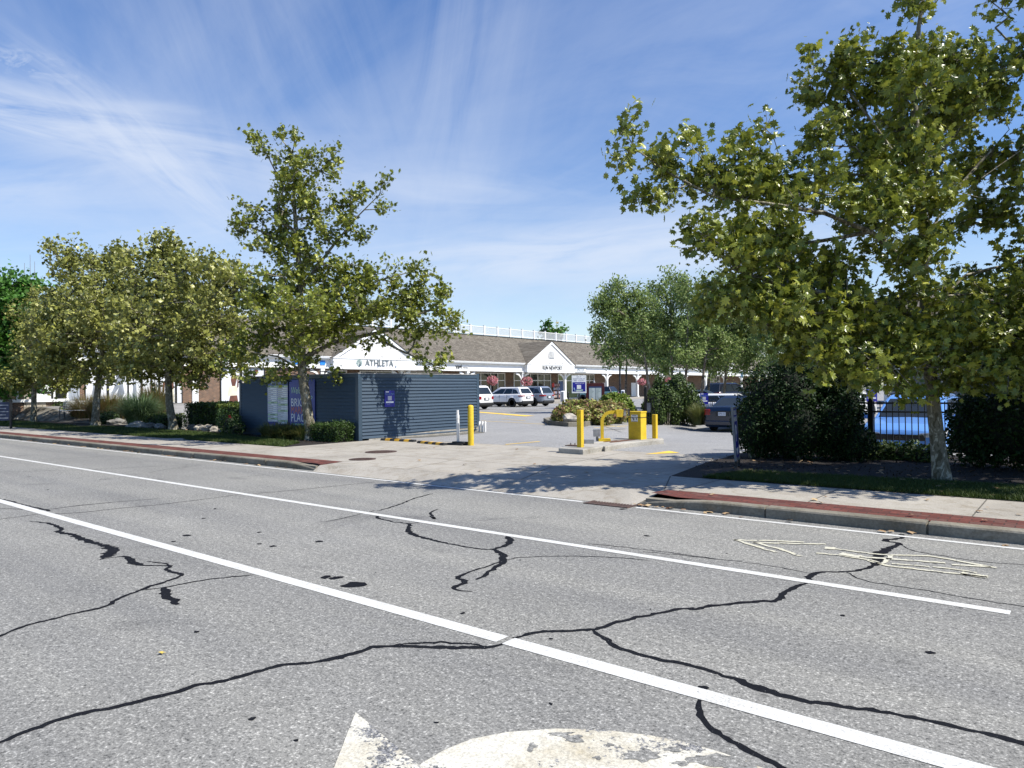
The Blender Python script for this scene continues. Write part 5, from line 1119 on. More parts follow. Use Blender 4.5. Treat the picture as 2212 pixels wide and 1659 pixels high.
# rocks
def rock(x,y,z,r,sq,lab,mt,cat='rock',name='rock',seed=0,grp='rocks edging the left bed'):
    bm=bmesh.new(); bmesh.ops.create_icosphere(bm,subdivisions=3,radius=1)
    for v in bm.verts:
        n=mnoise.noise(v.co*1.3+Vector((seed*7.3,0,0)))*.45+mnoise.noise(v.co*3.1+Vector((seed,5,0)))*.16; v.co*=1+n; v.co.x*=r*sq; v.co.y*=r; v.co.z*=r*.72
    me=bpy.data.meshes.new(name); bm.to_mesh(me); bm.free(); me.materials.append(mt); o=bpy.data.objects.new(name,me); SC.collection.objects.link(o); o.location=(x,y,z+r*.35); o.rotation_euler=(0,0,seed); tag(o,lab,cat,grp); return o
M_rock=pm('pale_fieldstone',(.46,.42,.35),.85,(.2,.18,.15),scale=3.5,bump=.9,bscale=12); M_rockg=pm('grey_fieldstone',(.24,.23,.21),.85,(.12,.115,.1),scale=4,bump=.9,bscale=12)
rk=[(95,672,.30,1.7,'long pale flat rock left of the small square hedge'),(210,678,.28,1.5,'grey rock between the long pale rock and the square hedge'),(320,688,.26,1.6,'dark low rock just left of the third tree trunk'),(560,695,.17,1.2,'small grey rock right of the third tree trunk'),(638,690,.24,1.2,'rounded grey rock first in the row in front of the dark hedge'),(708,695,.25,1.0,'upright cream rock in the row in front of the dark hedge'),(788,697,.27,1.3,'whitish blocky rock next to the upright cream rock'),(880,706,.22,1.7,'flat pale rock in the row in front of the dark hedge'),(968,712,.27,1.5,'dark brown rock at the right end of the rock row')]
for i,(a,c,r,s_,lab) in enumerate(rk):
    q=G(276.5+a*.2177,777.6+c*.2177,Z); rock(q[0],q[1],Z,r*.8,s_,lab,M_rock if i in (0,5,6,7) else M_rockg,seed=i+1)
for i,(px,py,r,lab) in enumerate([(52,906,.3,'pale flat stone beside the leftmost tree trunk'),(25,903,.28,'grey stone left of the leftmost tree trunk'),(115,903,.3,'low grey stone right of the leftmost tree trunk'),(135,898,.25,'stone below the white rose bush'),(232,912,.25,'stone right of the second tree trunk'),(250,917,.25,'brown stone between the second trunk and the tall grass')]):
    q=G(px,py,Z); rock(q[0],q[1],Z,r,1.6,lab,M_rockg if i%2 else M_rock,seed=i+21)
q=G(1231,913,.25); rock(q[0],q[1]+.15,.22,.34,1.25,'pale boulder at the front tip of the shrub island',M_rock,'boulder','boulder',3,None)
# ------------------------------------------------------------------ vegetation
def bark(name,a,b_,c,sc=7):
    M=bpy.data.materials.new(name); M.use_nodes=True; P=M.node_tree.nodes['Principled BSDF']; P.inputs['Roughness'].default_value=.85; P.inputs['Specular IOR Level'].default_value=.2
    n=noise(M,sc,3,.5,stretch=(1,1,.55),dist=1.2); f=noise(M,60,3)
    col=ramp(M,n,[(.40,a),(.43,b_),(.57,b_),(.60,c)])
    M.node_tree.nodes[-1]
    col=mixc(M,1.,col,ramp(M,f,[(.3,g3(.8)),(.7,g3(1.12))]),'MULTIPLY'); lk(M,col,P.inputs['Base Color'])
    bp=nd(M,'ShaderNodeBump'); bp.inputs['Strength'].default_value=.5; bp.inputs['Distance'].default_value=.01; lk(M,n,bp.inputs['Height']); lk(M,bp.outputs[0],P.inputs['Normal']); return M
M_plane=bark('plane_bark',(.09,.08,.05),(.17,.155,.11),(.38,.36,.28),13)
M_birch=bark('birch_bark',(.08,.06,.045),(.22,.18,.14),(.44,.38,.31),5)
M_leafE=rpi_mat('plane_leaf_green',[(.085,.11,.018),(.21,.25,.038),(.11,.145,.021),(.32,.35,.05),(.14,.175,.025),(.48,.48,.07)],.34,.25,.5)
M_leafL=rpi_mat('plane_leaf_olive',[(.11,.12,.026),(.26,.27,.065),(.15,.165,.035),(.36,.37,.09),(.18,.195,.042),(.50,.49,.15)],.38,.22,.4)
M_leafG=rpi_mat('bright_green_leaf',[(.04,.12,.015),(.08,.20,.03),(.06,.15,.02),(.12,.26,.05)],.5,.25,.3)
M_leafB=rpi_mat('birch_leaf',[(.13,.19,.05),(.26,.34,.10),(.17,.24,.065),(.38,.45,.18)],.45,.35,.35)
M_yew=rpi_mat('yew_needle',[(.007,.022,.005),(.014,.038,.008),(.010,.028,.006),(.028,.06,.01)],.6,.05,.2)
M_jun=rpi_mat('juniper_sprig',[(.035,.06,.015),(.07,.11,.025),(.05,.085,.02),(.10,.14,.03)],.55,.15,.3)
M_box=rpi_mat('boxwood_leaf',[(.02,.045,.008),(.04,.08,.013),(.03,.06,.01),(.06,.10,.018)],.5,.12,.3)
M_hedgey=rpi_mat('sunlit_hedge_leaf',[(.06,.085,.012),(.10,.13,.02),(.13,.16,.025)],.5,.15,.3)
M_hyd=rpi_mat('hydrangea_leaf',[(.18,.22,.035),(.32,.35,.08),(.14,.17,.03),(.30,.19,.10),(.42,.42,.14),(.24,.12,.08)],.5,.25,.3)
M_hydg=rpi_mat('hydrangea_green_leaf',[(.09,.15,.02),(.15,.21,.03),(.20,.25,.04)],.5,.25,.3)
M_hfl=rpi_mat('faded_flower_head',[(.30,.12,.09),(.42,.22,.15),(.22,.09,.07),(.48,.32,.22)],.7,.1)
M_rose=rpi_mat('rose_leaf',[(.02,.05,.012),(.05,.09,.02)],.5,.15)
M_grass1=rpi_mat('silver_grass_blade',[(.10,.17,.06),(.20,.28,.13),(.06,.12,.03),(.33,.40,.24)],.5,.25)
M_grass2=rpi_mat('reddish_grass_blade',[(.10,.14,.03),(.17,.17,.05),(.26,.14,.07),(.07,.10,.02)],.5,.25)
M_lily=rpi_mat('daylily_blade',[(.08,.12,.025),(.14,.16,.04),(.22,.20,.07),(.05,.08,.015)],.5,.25)
M_turf=rpi_mat('grass_blade',[(.03,.055,.010),(.055,.085,.014),(.04,.07,.012),(.09,.11,.025)],.6,.2)
M_dead=rpi_mat('fallen_leaf',[(.22,.12,.06),(.35,.24,.13),(.12,.06,.03),(.45,.33,.18)],.8)
up3=np.array([0,0,1.])
def camv(px,py,D): return PD(px,py,D)
def crown_pts(blobs,D,dens,rg):
    out=[];
    for bl_ in blobs:
        px,py,rx,ry=bl_[:4]; k=bl_[4] if len(bl_)>4 else 1.; dd=bl_[5] if len(bl_)>5 else 0.; rd=bl_[6] if len(bl_)>6 else None
        c=PD(px,py,D+dd); ax=rx*D/FPX; az=ry*D/FPX; ad=rd if rd else min(max(ax,.35),2.2)
        n=max(2,int(dens*k*(ax*az*ad)**(2/3)*3))
        u=rg.normal(size=(n,3)); u/=np.linalg.norm(u,axis=1)[:,None]; r=rg.random(n)**(1/2.4)
        u*=r[:,None]
        out.append(c+u[:,0,None]*ax*_r0+u[:,1,None]*ad*_f0+u[:,2,None]*az*up3)
    return np.vstack(out)
def plane_tree(name,label,cat,trunk,r0,blobs,D,dens,nleaf,lsize,spread,leafm,shape,barkm,seed,group=None,limbs=(),twigs=3,up=.45,flare=1.35,droop=.5,step=.3):
    """trunk: world points; limbs: extra world polylines; crown clumps are joined to the nearest wood below them"""
    rg=np.random.default_rng(seed); base=trunk[0]
    t=thing(name,label,cat,tuple(float(v) for v in base),group)
    nodes=[];par=[]
    def addpoly(pts,parent=-1):
        last=parent
        for i in range(len(pts)-1):
            a,c=np.array(pts[i]),np.array(pts[i+1]); n=max(1,int(np.linalg.norm(c-a)/step))
            for k in range(n):
                if i==0 and k==0 and parent<0: nodes.append(a); par.append(-1); last=len(nodes)-1; 
                p=a+(c-a)*(k+1)/n; nodes.append(p); par.append(last); last=len(nodes)-1
        return last
    addpoly(trunk); ntr=len(nodes)
    tz=np.array(nodes)
    for L in limbs:
        a=np.array(L[0]); d=np.linalg.norm(np.array(nodes)-a,axis=1); addpoly([nodes[int(d.argmin())]]+[np.array(q) for q in L[1:]],int(d.argmin()))
    C=crown_pts(blobs,D,dens,rg)
    axis=np.array(trunk[-1])*.4+np.array(trunk[len(trunk)//2])*.6
    order=np.argsort(np.linalg.norm(C-axis,axis=1)*(1+.1*rg.random(len(C))))
    tips=[]
    minz=trunk[0][2]+ (trunk[-1][2]-trunk[0][2])*.22
    for ci in order:
        c=C[ci]; A_=np.array(nodes); v=c-A_; d=np.linalg.norm(v,axis=1)
        pen=np.where(A_[:,2]>c[2]+.1,(A_[:,2]-c[2])*1.2,0)+np.where(A_[:,2]<minz,6,0)
        j=int((d+pen).argmin()); a=A_[j]; L=d[j]
        if L<.08: tips.append((c,j)); continue
        n=max(1,int(L/step)); mid=(a+c)/2+rg.normal(size=3)*L*.08+up3*(-.06*L)
        last=j
        for k in range(n):
            s=(k+1)/n; p=(1-s)**2*a+2*s*(1-s)*mid+s*s*c; nodes.append(p); par.append(last); last=len(nodes)-1
        tips.append((c,last))
    nodes=np.array(nodes); par=np.array(par); cnt=np.zeros(len(nodes))
    for c,j in tips: cnt[j]+=1
    for i in range(len(nodes)-1,0,-1):
        if par[i]>=0: cnt[par[i]]+=cnt[i]
    rt=r0/max(1,cnt[0])**.46; rad=np.maximum(rt*np.maximum(cnt,1)**.46,.007)
    H=trunk[-1][2]-trunk[0][2]
    b=MB(); tr=trunk; 
    rr=[]
    # trunk: smooth tapering tube with root flare
    tp=[]; 
    for i in range(ntr):
        z=(nodes[i][2]-trunk[0][2])/H; f=1-.80*z; fl=1+(flare-1)*math.exp(-z*H/.18)
        w=nodes[i].copy(); w[:2]+=np.array([mnoise.noise(Vector((0,seed,w[2]*1.5))),mnoise.noise(Vector((4,seed,w[2]*1.5)))])*.03*(1 if i else 0)
        tp.append(w); rr.append(max(r0*f*fl,.02)); rad[i]=rr[-1]
    tp[0]=tp[0]-np.array([0,0,.08]); b.tube([tuple(p) for p in tp],rr,14); b.build('trunk',barkm,t)
    b=MB()
    for i in range(ntr,len(nodes)):
        j=par[i]
        if j<0: continue
        r1=rad[i]; r2=min(rad[j],r1*1.35)
        k=6 if r2>.035 else (4 if r2>.014 else 3)
        b.tube([tuple(nodes[j]),tuple(nodes[i])],[r2,r1],k,cap=False)
    P=[]
    for c,j in tips:
        m=max(1,int(nleaf*(.5+rg.random())))
        # twigs then leaves along them
        for w in range(twigs):
            d=rg.normal(size=3); d/=np.linalg.norm(d); d[2]+=.25; e=c+d*spread*(.6+.7*rg.random())
            b.tube([tuple(c),tuple((c+e)/2+rg.normal(size=3)*.02),tuple(e)],[.006,.005,.003],3,cap=False)
            q=m//twigs; s=rg.random(q)[:,None]**.7
            P.append(c+(e-c)*s*1.1+rg.normal(size=(q,3))*spread*.38)
    b.build('branches',barkm,t)
    P=np.vstack(P); V,F=leaves(P,lsize,shape,up=up,sv=.6,droop=droop,rg=rg)
    np_mesh('leaves',V,F,leafm,t)
    return t
def wpt(px,py,D): return PD(px,py,D)
Tgrp='plane trees along the pavement'
# --- big tree on the right
D=11.04; q=G(2036,1036,Z)
tr=[q,wpt(2022,930,D),wpt(2008,800,D),wpt(2000,700,D),wpt(1994,600,D),wpt(1995,480,D),wpt(1985,350,D),wpt(1975,200,D),wpt(1985,60,D),wpt(2000,-60,D)]
E=[(1350,280,26,26,.7,-.6),(1352,335,24,34,.7,-.6),(1400,415,38,34,.9,-.6),(1440,345,45,36,1,-.5),(1505,385,60,45,1,-.4),(1500,310,30,18,.6,-.4),(1605,325,38,34,.9,-.3),(1655,290,28,22,.7,-.3),(1580,410,75,50,1.,-.3),(1660,400,60,60,1,0),
 (1520,525,42,32,1,-.8),(1500,500,16,14,.5,-.8),(1585,570,60,42,1.1,-.8),(1600,500,60,40,.9,-.6),(1690,510,60,55,1,-.4),(1680,600,75,48,1.2,-.7),(1780,600,80,50,1.1,-.3),(1560,640,40,22,.8,-.8),
 (1745,400,62,60,1,.2),(1790,300,45,50,.9,0),(1765,205,38,46,.8,.2),(1762,128,24,16,.5,.2),(1835,150,52,52,1,0),(1845,88,30,22,.7,0),(1835,230,60,60,1,.3),(1850,350,75,70,1,.4),(1870,470,70,60,.8,.2),
 (1920,170,60,60,1,.2),(1965,130,55,40,1,0),(1995,10,42,26,.9,0),(1950,-20,30,24,.6,0),(2000,-70,60,50,.8,0),(1960,260,75,75,1,.6),(1980,400,85,70,.9,.7),(2070,130,60,50,1,.3),(2075,240,80,70,1,.6),(2150,200,60,60,1,.5),(2190,130,50,40,.9,.4),(2100,350,70,55,.8,.9),(2180,320,45,60,.7,.6),
 (2130,470,70,45,.9,.8),(2050,490,50,40,.7,1.),(2200,560,50,60,.9,.6),(2150,640,70,45,1,.2),(1900,560,50,34,.7,.4),(1960,520,40,30,.5,1.),
 (1720,690,80,42,1.2,-.9),(1640,680,48,34,.9,-.9),(1820,700,85,52,1.3,-.6),(1900,670,60,40,1.,-.3),(1925,760,90,52,1.3,-.5),(2020,720,80,48,1.2,-.3),(2110,740,90,52,1.3,-.2),(2200,720,60,60,1.2,0),(1850,800,70,36,1.1,-.8),(1950,840,60,24,.9,-.7),(2090,820,85,34,1.2,-.6),(2190,820,60,42,1.2,-.5),(1790,765,60,26,.9,-.9),
 (1925,740,90,90,.8,1.2),(2100,660,120,80,.6,1.6),(2000,250,120,110,.4,1.6),
 (2330,300,110,160,.5,.4),(2340,600,110,160,.5,.2),(2300,760,60,60,.6,.0),(1990,560,60,50,.9,-.7),(1985,450,60,60,1.,-.8),(1975,330,60,60,1,-.7),(1970,200,50,60,1,-.6),(2010,640,50,30,.8,-.8),(1900,440,60,50,.8,-1.),(1780,430,60,40,.8,-1.1),(1640,560,80,50,.5,.6),(1600,650,80,40,.8,-.4),(1700,650,90,50,.9,.8),(1760,740,70,50,1.1,.3)]
limbs=[[wpt(2000,700,D),wpt(2040,640,D+.2),wpt(2085,595,D+.3),wpt(2140,580,D+.4),wpt(2240,560,D+.5)],
 [wpt(1996,620,D),wpt(1950,560,D-.2),wpt(1880,500,D-.3),wpt(1780,460,D-.4),wpt(1660,440,D-.4),wpt(1540,425,D-.5),wpt(1440,370,D-.6),wpt(1370,320,D-.6)],
 [wpt(2000,720,D),wpt(1930,660,D-.4),wpt(1830,640,D-.6),wpt(1700,620,D-.7),wpt(1580,580,D-.8)],
 [wpt(1995,540,D),wpt(2040,440,D+.3),wpt(2110,360,D+.5),wpt(2180,280,D+.5)],
 [wpt(1990,440,D),wpt(1930,330,D),wpt(1860,230,D),wpt(1800,160,D+.1)],
 [wpt(2006,780,D),wpt(2060,730,D-.2),wpt(2150,700,D-.2)],[wpt(2006,790,D),wpt(1930,760,D-.4),wpt(1850,750,D-.6)]]
plane_tree('plane_tree','large plane tree with mottled trunk in the mulch bed at the right','tree',tr,.112,E,D,20.,50,.104,.24,M_leafE,LEAF5,M_plane,11,Tgrp,limbs)
# --- its neighbour, trunk outside the frame
D=11.4; b0=PD(2420,900,D); b0[2]=Z
tr=[b0,wpt(2410,700,D),wpt(2400,500,D),wpt(2390,300,D),wpt(2380,80,D)]
E=[(2185,20,42,36,1),(2160,-20,40,30,.8),(2240,90,40,60,.8),(2300,0,110,110,.5),(2420,200,130,200,.4),(2230,-80,60,60,.7),(2205,395,25,60,.5),(2560,300,200,220,.8),(2420,520,170,150,.8),(2420,700,160,80,.9),(2380,600,110,120,.8,-2.,1.),(2480,420,160,200,.8,-2.2,1.2),(2460,650,160,90,.9,-1.8,1.),(2340,760,90,50,1,-1.2,.8),(2600,600,160,200,.8,-1.2,1.5),(2700,400,180,250,.7,-1.5,1.5),(2440,250,140,150,.7,-2.,1.2)]
plane_tree('plane_tree','plane tree whose boughs reach in from the right edge at the top','tree',tr,.12,E,D,10.,26,.125,.27,M_leafE,LEAF5,M_plane,12,Tgrp,[[wpt(2400,480,D),wpt(2300,350,D),wpt(2212,320,D-.2),wpt(2120,385,D-.3)],[wpt(2395,400,D),wpt(2290,200,D),wpt(2200,110,D-.1),wpt(2150,60,D)]])
# --- middle tree in front of the enclosure
D=21.46; q=G(672,951,Z)
tr=[q,wpt(664,880,D),wpt(652,800,D),wpt(650,700,D),wpt(648,600,D),wpt(640,500,D),wpt(634,420,D),wpt(640,350,D)]
E=[(543,297,20,10,.8),(560,315,22,16,.9),(600,330,34,26,.6),(617,300,24,14,1),(640,305,10,20,.7),(630,350,36,34,.7),(668,330,12,16,.7),(690,350,24,30,.9),(718,345,20,26,1),(725,375,16,24,.8),(655,390,52,36,.9),(620,430,48,36,1),(680,440,52,40,.9),
 (500,486,18,9,.9),(530,480,24,12,.9),(545,452,28,14,1),(520,500,16,10,.7),(580,470,44,34,1),(600,520,56,36,1),(565,545,44,18,.7),(735,460,34,30,1),(760,480,26,34,.9),(797,420,28,13,1.1),(822,398,8,16,.6),(787,500,20,12,.8),(828,458,13,9,.8),(770,440,20,20,.6),(690,500,60,40,1),(660,550,60,36,.9),
 (610,600,54,36,1),(700,600,60,40,1),(760,590,50,38,1),(830,600,46,32,1.1),(905,605,30,36,1.1),(875,650,60,40,1.2),(950,650,40,32,1.1),(985,680,22,16,1),(975,705,28,20,1.),(925,700,50,34,1.1),(840,680,70,40,1.),(760,670,80,50,1.1),(680,690,80,56,1.1),(600,680,70,56,1.1),(560,640,50,34,1.),(880,730,40,18,.5),(560,740,50,40,.9),(630,760,60,36,.8),(700,750,44,20,.5),(850,748,30,22,.5),(800,735,50,22,.6),(940,790,24,20,.45),(910,775,22,14,.35),(955,770,14,14,.3),(720,812,26,14,.5),(500,760,40,40,.8),(560,800,50,24,.7),(620,820,30,14,.4),(580,822,36,12,.5),
 (700,640,110,80,.5,1.3,1.5),(640,700,100,70,.5,-1.3,1.2),(600,640,90,70,.4,-2.2,1.)]
limbs=[[wpt(650,780,D),wpt(720,740,D+.2),wpt(800,722,D+.3),wpt(850,712,D+.2),wpt(900,680,D),wpt(960,660,D)],[wpt(800,722,D+.3),wpt(860,755,D+.1),wpt(940,790,D-.1)],
 [wpt(650,700,D),wpt(700,650,D),wpt(760,600,D),wpt(830,590,D)],[wpt(648,620,D),wpt(720,530,D),wpt(770,470,D),wpt(820,420,D)],[wpt(642,560,D),wpt(590,510,D),wpt(540,490,D)],[wpt(634,450,D),wpt(600,380,D),wpt(570,320,D)],[wpt(640,420,D),wpt(690,370,D),wpt(715,345,D)],[wpt(655,800,D),wpt(600,770,D-.3),wpt(540,760,D-.4)]]
plane_tree('plane_tree','tall plane tree with pale flaking trunk in front of the welcome board','tree',tr,.165,E,D,11.,44,.108,.25,M_leafE,LEAF5,M_plane,21,Tgrp,limbs)
# --- three trees on the left
D=27.9; q=G(375,930,Z)
tr=[q,wpt(366,870,D),wpt(363,810,D),wpt(362,740,D),wpt(360,660,D),wpt(355,580,D),wpt(350,530,D)]
E=[(333,512,14,14,.8),(350,540,30,24,1),(378,520,14,18,.9),(385,545,24,20,.9),(400,560,34,24,1),(340,570,50,30,1),(290,580,50,36,1),(420,590,50,34,1),(465,590,34,20,1),(500,605,36,24,1),(535,600,24,16,.9),(470,640,60,36,1),(530,650,40,50,.9),(400,640,70,50,1),(330,650,70,50,1),(280,660,50,50,1),(430,710,80,40,1),(350,720,80,44,1.1),(290,740,60,50,1),(500,720,50,40,.8),(400,780,80,34,1.1),(330,795,70,30,1.2),(470,780,60,34,1),(430,815,60,14,.9),(520,770,34,40,.8),(390,700,110,90,.5,1.6,1.5),(370,720,110,80,.6,-1.8,1.5),(380,680,120,100,.5,-3.0,1.2),(440,640,100,80,.5,-3.2,1.2)]
plane_tree('plane_tree','olive green plane tree with leaning pale trunk, third from the left','tree',tr,.16,E,D,8.8,44,.132,.38,M_leafL,LEAF6,M_plane,31,Tgrp,[[wpt(362,760,D),wpt(420,700,D),wpt(480,650,D),wpt(520,620,D)],[wpt(362,740,D),wpt(310,690,D),wpt(280,640,D)]],twigs=2)
D=33.1; q=G(206,919,Z)
tr=[q,wpt(208,870,D),wpt(214,820,D),wpt(222,740,D),wpt(230,660,D),wpt(240,580,D)]
E=[(112,533,20,12,1),(135,545,36,20,1),(170,565,40,22,1),(205,560,26,22,.9),(245,545,26,22,1),(280,560,26,22,.9),(125,598,22,8,.7),(170,600,50,34,1),(240,600,60,40,1),(290,620,40,40,1),(200,650,70,50,1),(270,680,60,50,1),(140,670,50,50,1),(190,720,70,50,1.1),(260,750,60,50,1),(130,740,50,40,1),(170,790,60,34,1.1),(240,805,60,28,1.1),(110,790,40,36,1),(200,700,90,80,.5,1.7,1.5),(200,690,90,80,.5,-2.2,1.4),(220,650,90,70,.5,-3.4,1.2)]
plane_tree('plane_tree','olive green plane tree with upright dark trunk, second from the left','tree',tr,.17,E,D,7.8,44,.14,.42,M_leafL,LEAF6,M_plane,41,Tgrp,[[wpt(222,760,D),wpt(180,680,D),wpt(140,590,D)],[wpt(225,720,D),wpt(260,640,D),wpt(270,580,D)]],twigs=2)
D=38.4; q=G(73,911,Z)
tr=[q,wpt(73,870,D),wpt(74,820,D),wpt(80,760,D),wpt(90,700,D),wpt(100,650,D)]
E=[(110,650,40,30,1),(80,690,40,30,1),(130,700,50,40,1),(70,750,44,34,1),(120,770,50,40,1),(50,810,44,26,1),(100,820,50,26,1.1),(150,820,40,26,1),(25,835,30,12,.8),(90,760,60,60,.5,1.5,1.5),(90,740,60,60,.5,-2.5,1.4),(110,700,50,50,.5,-3.6,1.2)]
plane_tree('plane_tree','plane tree with thin dark trunk, leftmost of the pavement trees','tree',tr,.15,E,D,7.2,42,.15,.48,M_leafL,LEAF6,M_plane,51,Tgrp,twigs=2)
D=41.; b0=PD(10,880,D); b0[2]=.2
E=[(25,640,50,34,1),(45,615,26,16,.9),(80,620,20,18,.8),(10,680,60,50,1),(60,680,46,40,1),(-30,650,50,50,1),(10,760,70,60,1),(70,740,40,50,.9),(20,820,60,40,1),(-40,760,60,80,.8)]
plane_tree('maple_tree','vivid green rounded tree behind the leftmost plane tree','tree',[b0,PD(20,800,D),PD(22,700,D),PD(25,640,D)],.2,E,D,7.,50,.2,.6,M_leafG,LEAF6,M_plane,61,None,twigs=2)
# --- birches in the car park
Bg='birches in the car park'
def birch(px,Dp,top,blobs,seed,lab,lean=0):
    b0=PD(px,870,Dp); b0[2]=.0; tr=[b0,PD(px+lean*.4,800,Dp),PD(px+lean*.8,720,Dp),PD(px+lean,top,Dp)]
    plane_tree('birch_tree',lab,'tree',tr,.10,blobs,Dp,8.5,80,.15,.46,M_leafB,LEAFO,M_birch,seed,Bg,twigs=2,droop=.9)
birch(1409,42,640,[(1330,630,26,20,1),(1310,650,30,24,.9),(1290,665,24,10,.8),(1340,680,44,30,1),(1290,715,26,14,.8),(1375,640,30,24,1),(1370,700,44,34,.9),(1310,745,30,22,.8),(1400,680,34,40,.9),(1330,770,34,26,.6),(1390,755,34,24,.6),(1295,780,16,12,.4)],71,'birch leaning over the lamp post, leftmost of the birch group',-30)
birch(1453,44,610,[(1420,630,26,24,1),(1450,600,20,14,1),(1460,640,34,30,1),(1430,690,40,34,1),(1470,720,34,30,.8),(1425,740,36,24,.7)],72,'second birch from the left above the juniper',-4)
birch(1479,41,600,[(1480,605,18,14,1),(1500,650,34,34,1),(1490,700,36,34,.9),(1520,690,30,40,.9),(1500,750,36,24,.8),(1480,770,40,20,.6),(1440,790,30,16,.5)],73,'third birch from the left with a slim dark stem',8)
birch(1511,43,620,[(1540,620,34,24,1),(1560,670,40,36,1),(1545,730,40,34,.9),(1570,770,34,20,.7)],74,'fourth birch from the left, right of the blue parking sign',24)
birch(1559,46,620,[(1600,630,36,26,1),(1560,800,40,16,.6),(1640,790,40,24,.8),(1620,690,50,44,1),(1600,750,50,34,1),(1660,720,40,40,1),(1580,700,50,60,1,1.),(1640,650,50,40,1,1.),(1540,770,40,30,.8,1.)],75,'birch with peeling trunk in front of the black SUV',26)
birch(1350,52,700,[(1340,720,40,40,1),(1390,740,50,40,1),(1440,730,50,50,1),(1420,780,50,24,.8)],79,'small pale birch far behind the lamp post',8)
birch(1530,50,680,[(1500,720,50,40,1),(1550,740,50,50,1),(1590,760,50,40,1),(1500,780,60,22,.8)],80,'pale birch far behind the blue parking sign',4)
birch(1700,40,640,[(1700,660,50,34,1),(1740,720,60,44,1),(1680,740,50,40,1),(1790,700,50,44,.9),(1720,790,60,24,.9)],76,'birch behind the tall yew and second lamp post',10)
birch(1850,42,660,[(1850,690,60,40,1),(1880,750,70,44,1),(1820,780,50,34,1),(1940,720,50,50,.9),(1890,820,60,24,.8)],77,'light green birch glimpsed behind the light blue SUV',10)
birch(2080,44,690,[(2060,720,60,40,.8),(2120,770,60,44,.8),(2020,780,50,40,.8),(2180,740,50,50,.8)],78,'light green birch behind the right trunk',6)
D=115; b0=PD(1190,840,D); b0[2]=0
plane_tree('far_tree','dark treetop showing above the white roof railing','tree',[b0,PD(1190,760,D),PD(1190,715,D)],.4,[(1172,711,8,4,1),(1190,708,10,6,1),(1207,710,8,6,1),(1190,725,26,12,1)],D,1.2,60,.5,.9,M_leafG,LEAFO,M_plane,81,None,twigs=1)
# ------------------------------------------------------------------ shrubs and hedges
def shrub(name,lab,cat,lobes,n,size,mat,shape=LEAFO,up=.2,core=.72,group=None,seed=1,shell=.35,extra=None):
    """lobes: (x,y,z,rx,ry,rz). leaves over lumpy shells, plus stems inside"""
    rg=np.random.default_rng(seed); l0=lobes[0]; zb=min(l[2]-l[5] for l in lobes); t=thing(name,lab,cat,(l0[0],l0[1],max(zb,-.2)),group)
    A_=np.array([l[3]*l[5]+l[4]*l[5]+l[3]*l[4] for l in lobes]); A_/=A_.sum(); P=[];Nn=[]
    for l,a in zip(lobes,A_):
        k=int(n*a); u=rg.normal(size=(k,3)); u/=np.linalg.norm(u,axis=1)[:,None]
        rr_=1-shell*rg.random(k)**1.5; lump=np.array([mnoise.noise(Vector(tuple(v*2.6))+Vector((seed,l[0],l[1]))) for v in u])*.28
        p=np.array(l[:3])+u*np.array(l[3:6])*(rr_*(1+lump))[:,None]; P.append(p); Nn.append(u)
    P=np.vstack(P); Nn=np.vstack(Nn); k=P[:,2]>zb; 
    V,F=leaves(P,size,shape,up=up,sv=.5,normals=Nn*.7,droop=.2,rg=rg); np_mesh('foliage',V,F,mat,t)
    b=MB()
    for l in lobes:
        for i in range(7):
            a=rg.random()*6.28; r=.75*rg.random(); b.tube([(l[0]+.1*math.cos(a),l[1]+.1*math.sin(a),max(zb,-.1)),(l[0]+l[3]*r*math.cos(a),l[1]+l[4]*r*math.sin(a),l[2]+l[5]*.5*rg.random())],[.02,.008],4)
    b.build('stems',M_rust if False else M_plane,t)
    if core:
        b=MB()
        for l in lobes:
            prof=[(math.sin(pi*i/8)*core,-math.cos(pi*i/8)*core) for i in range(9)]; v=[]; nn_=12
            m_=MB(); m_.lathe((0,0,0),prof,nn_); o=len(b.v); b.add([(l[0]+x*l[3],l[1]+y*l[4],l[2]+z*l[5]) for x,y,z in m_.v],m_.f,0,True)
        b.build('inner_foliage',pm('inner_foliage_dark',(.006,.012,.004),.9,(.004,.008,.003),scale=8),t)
    return t
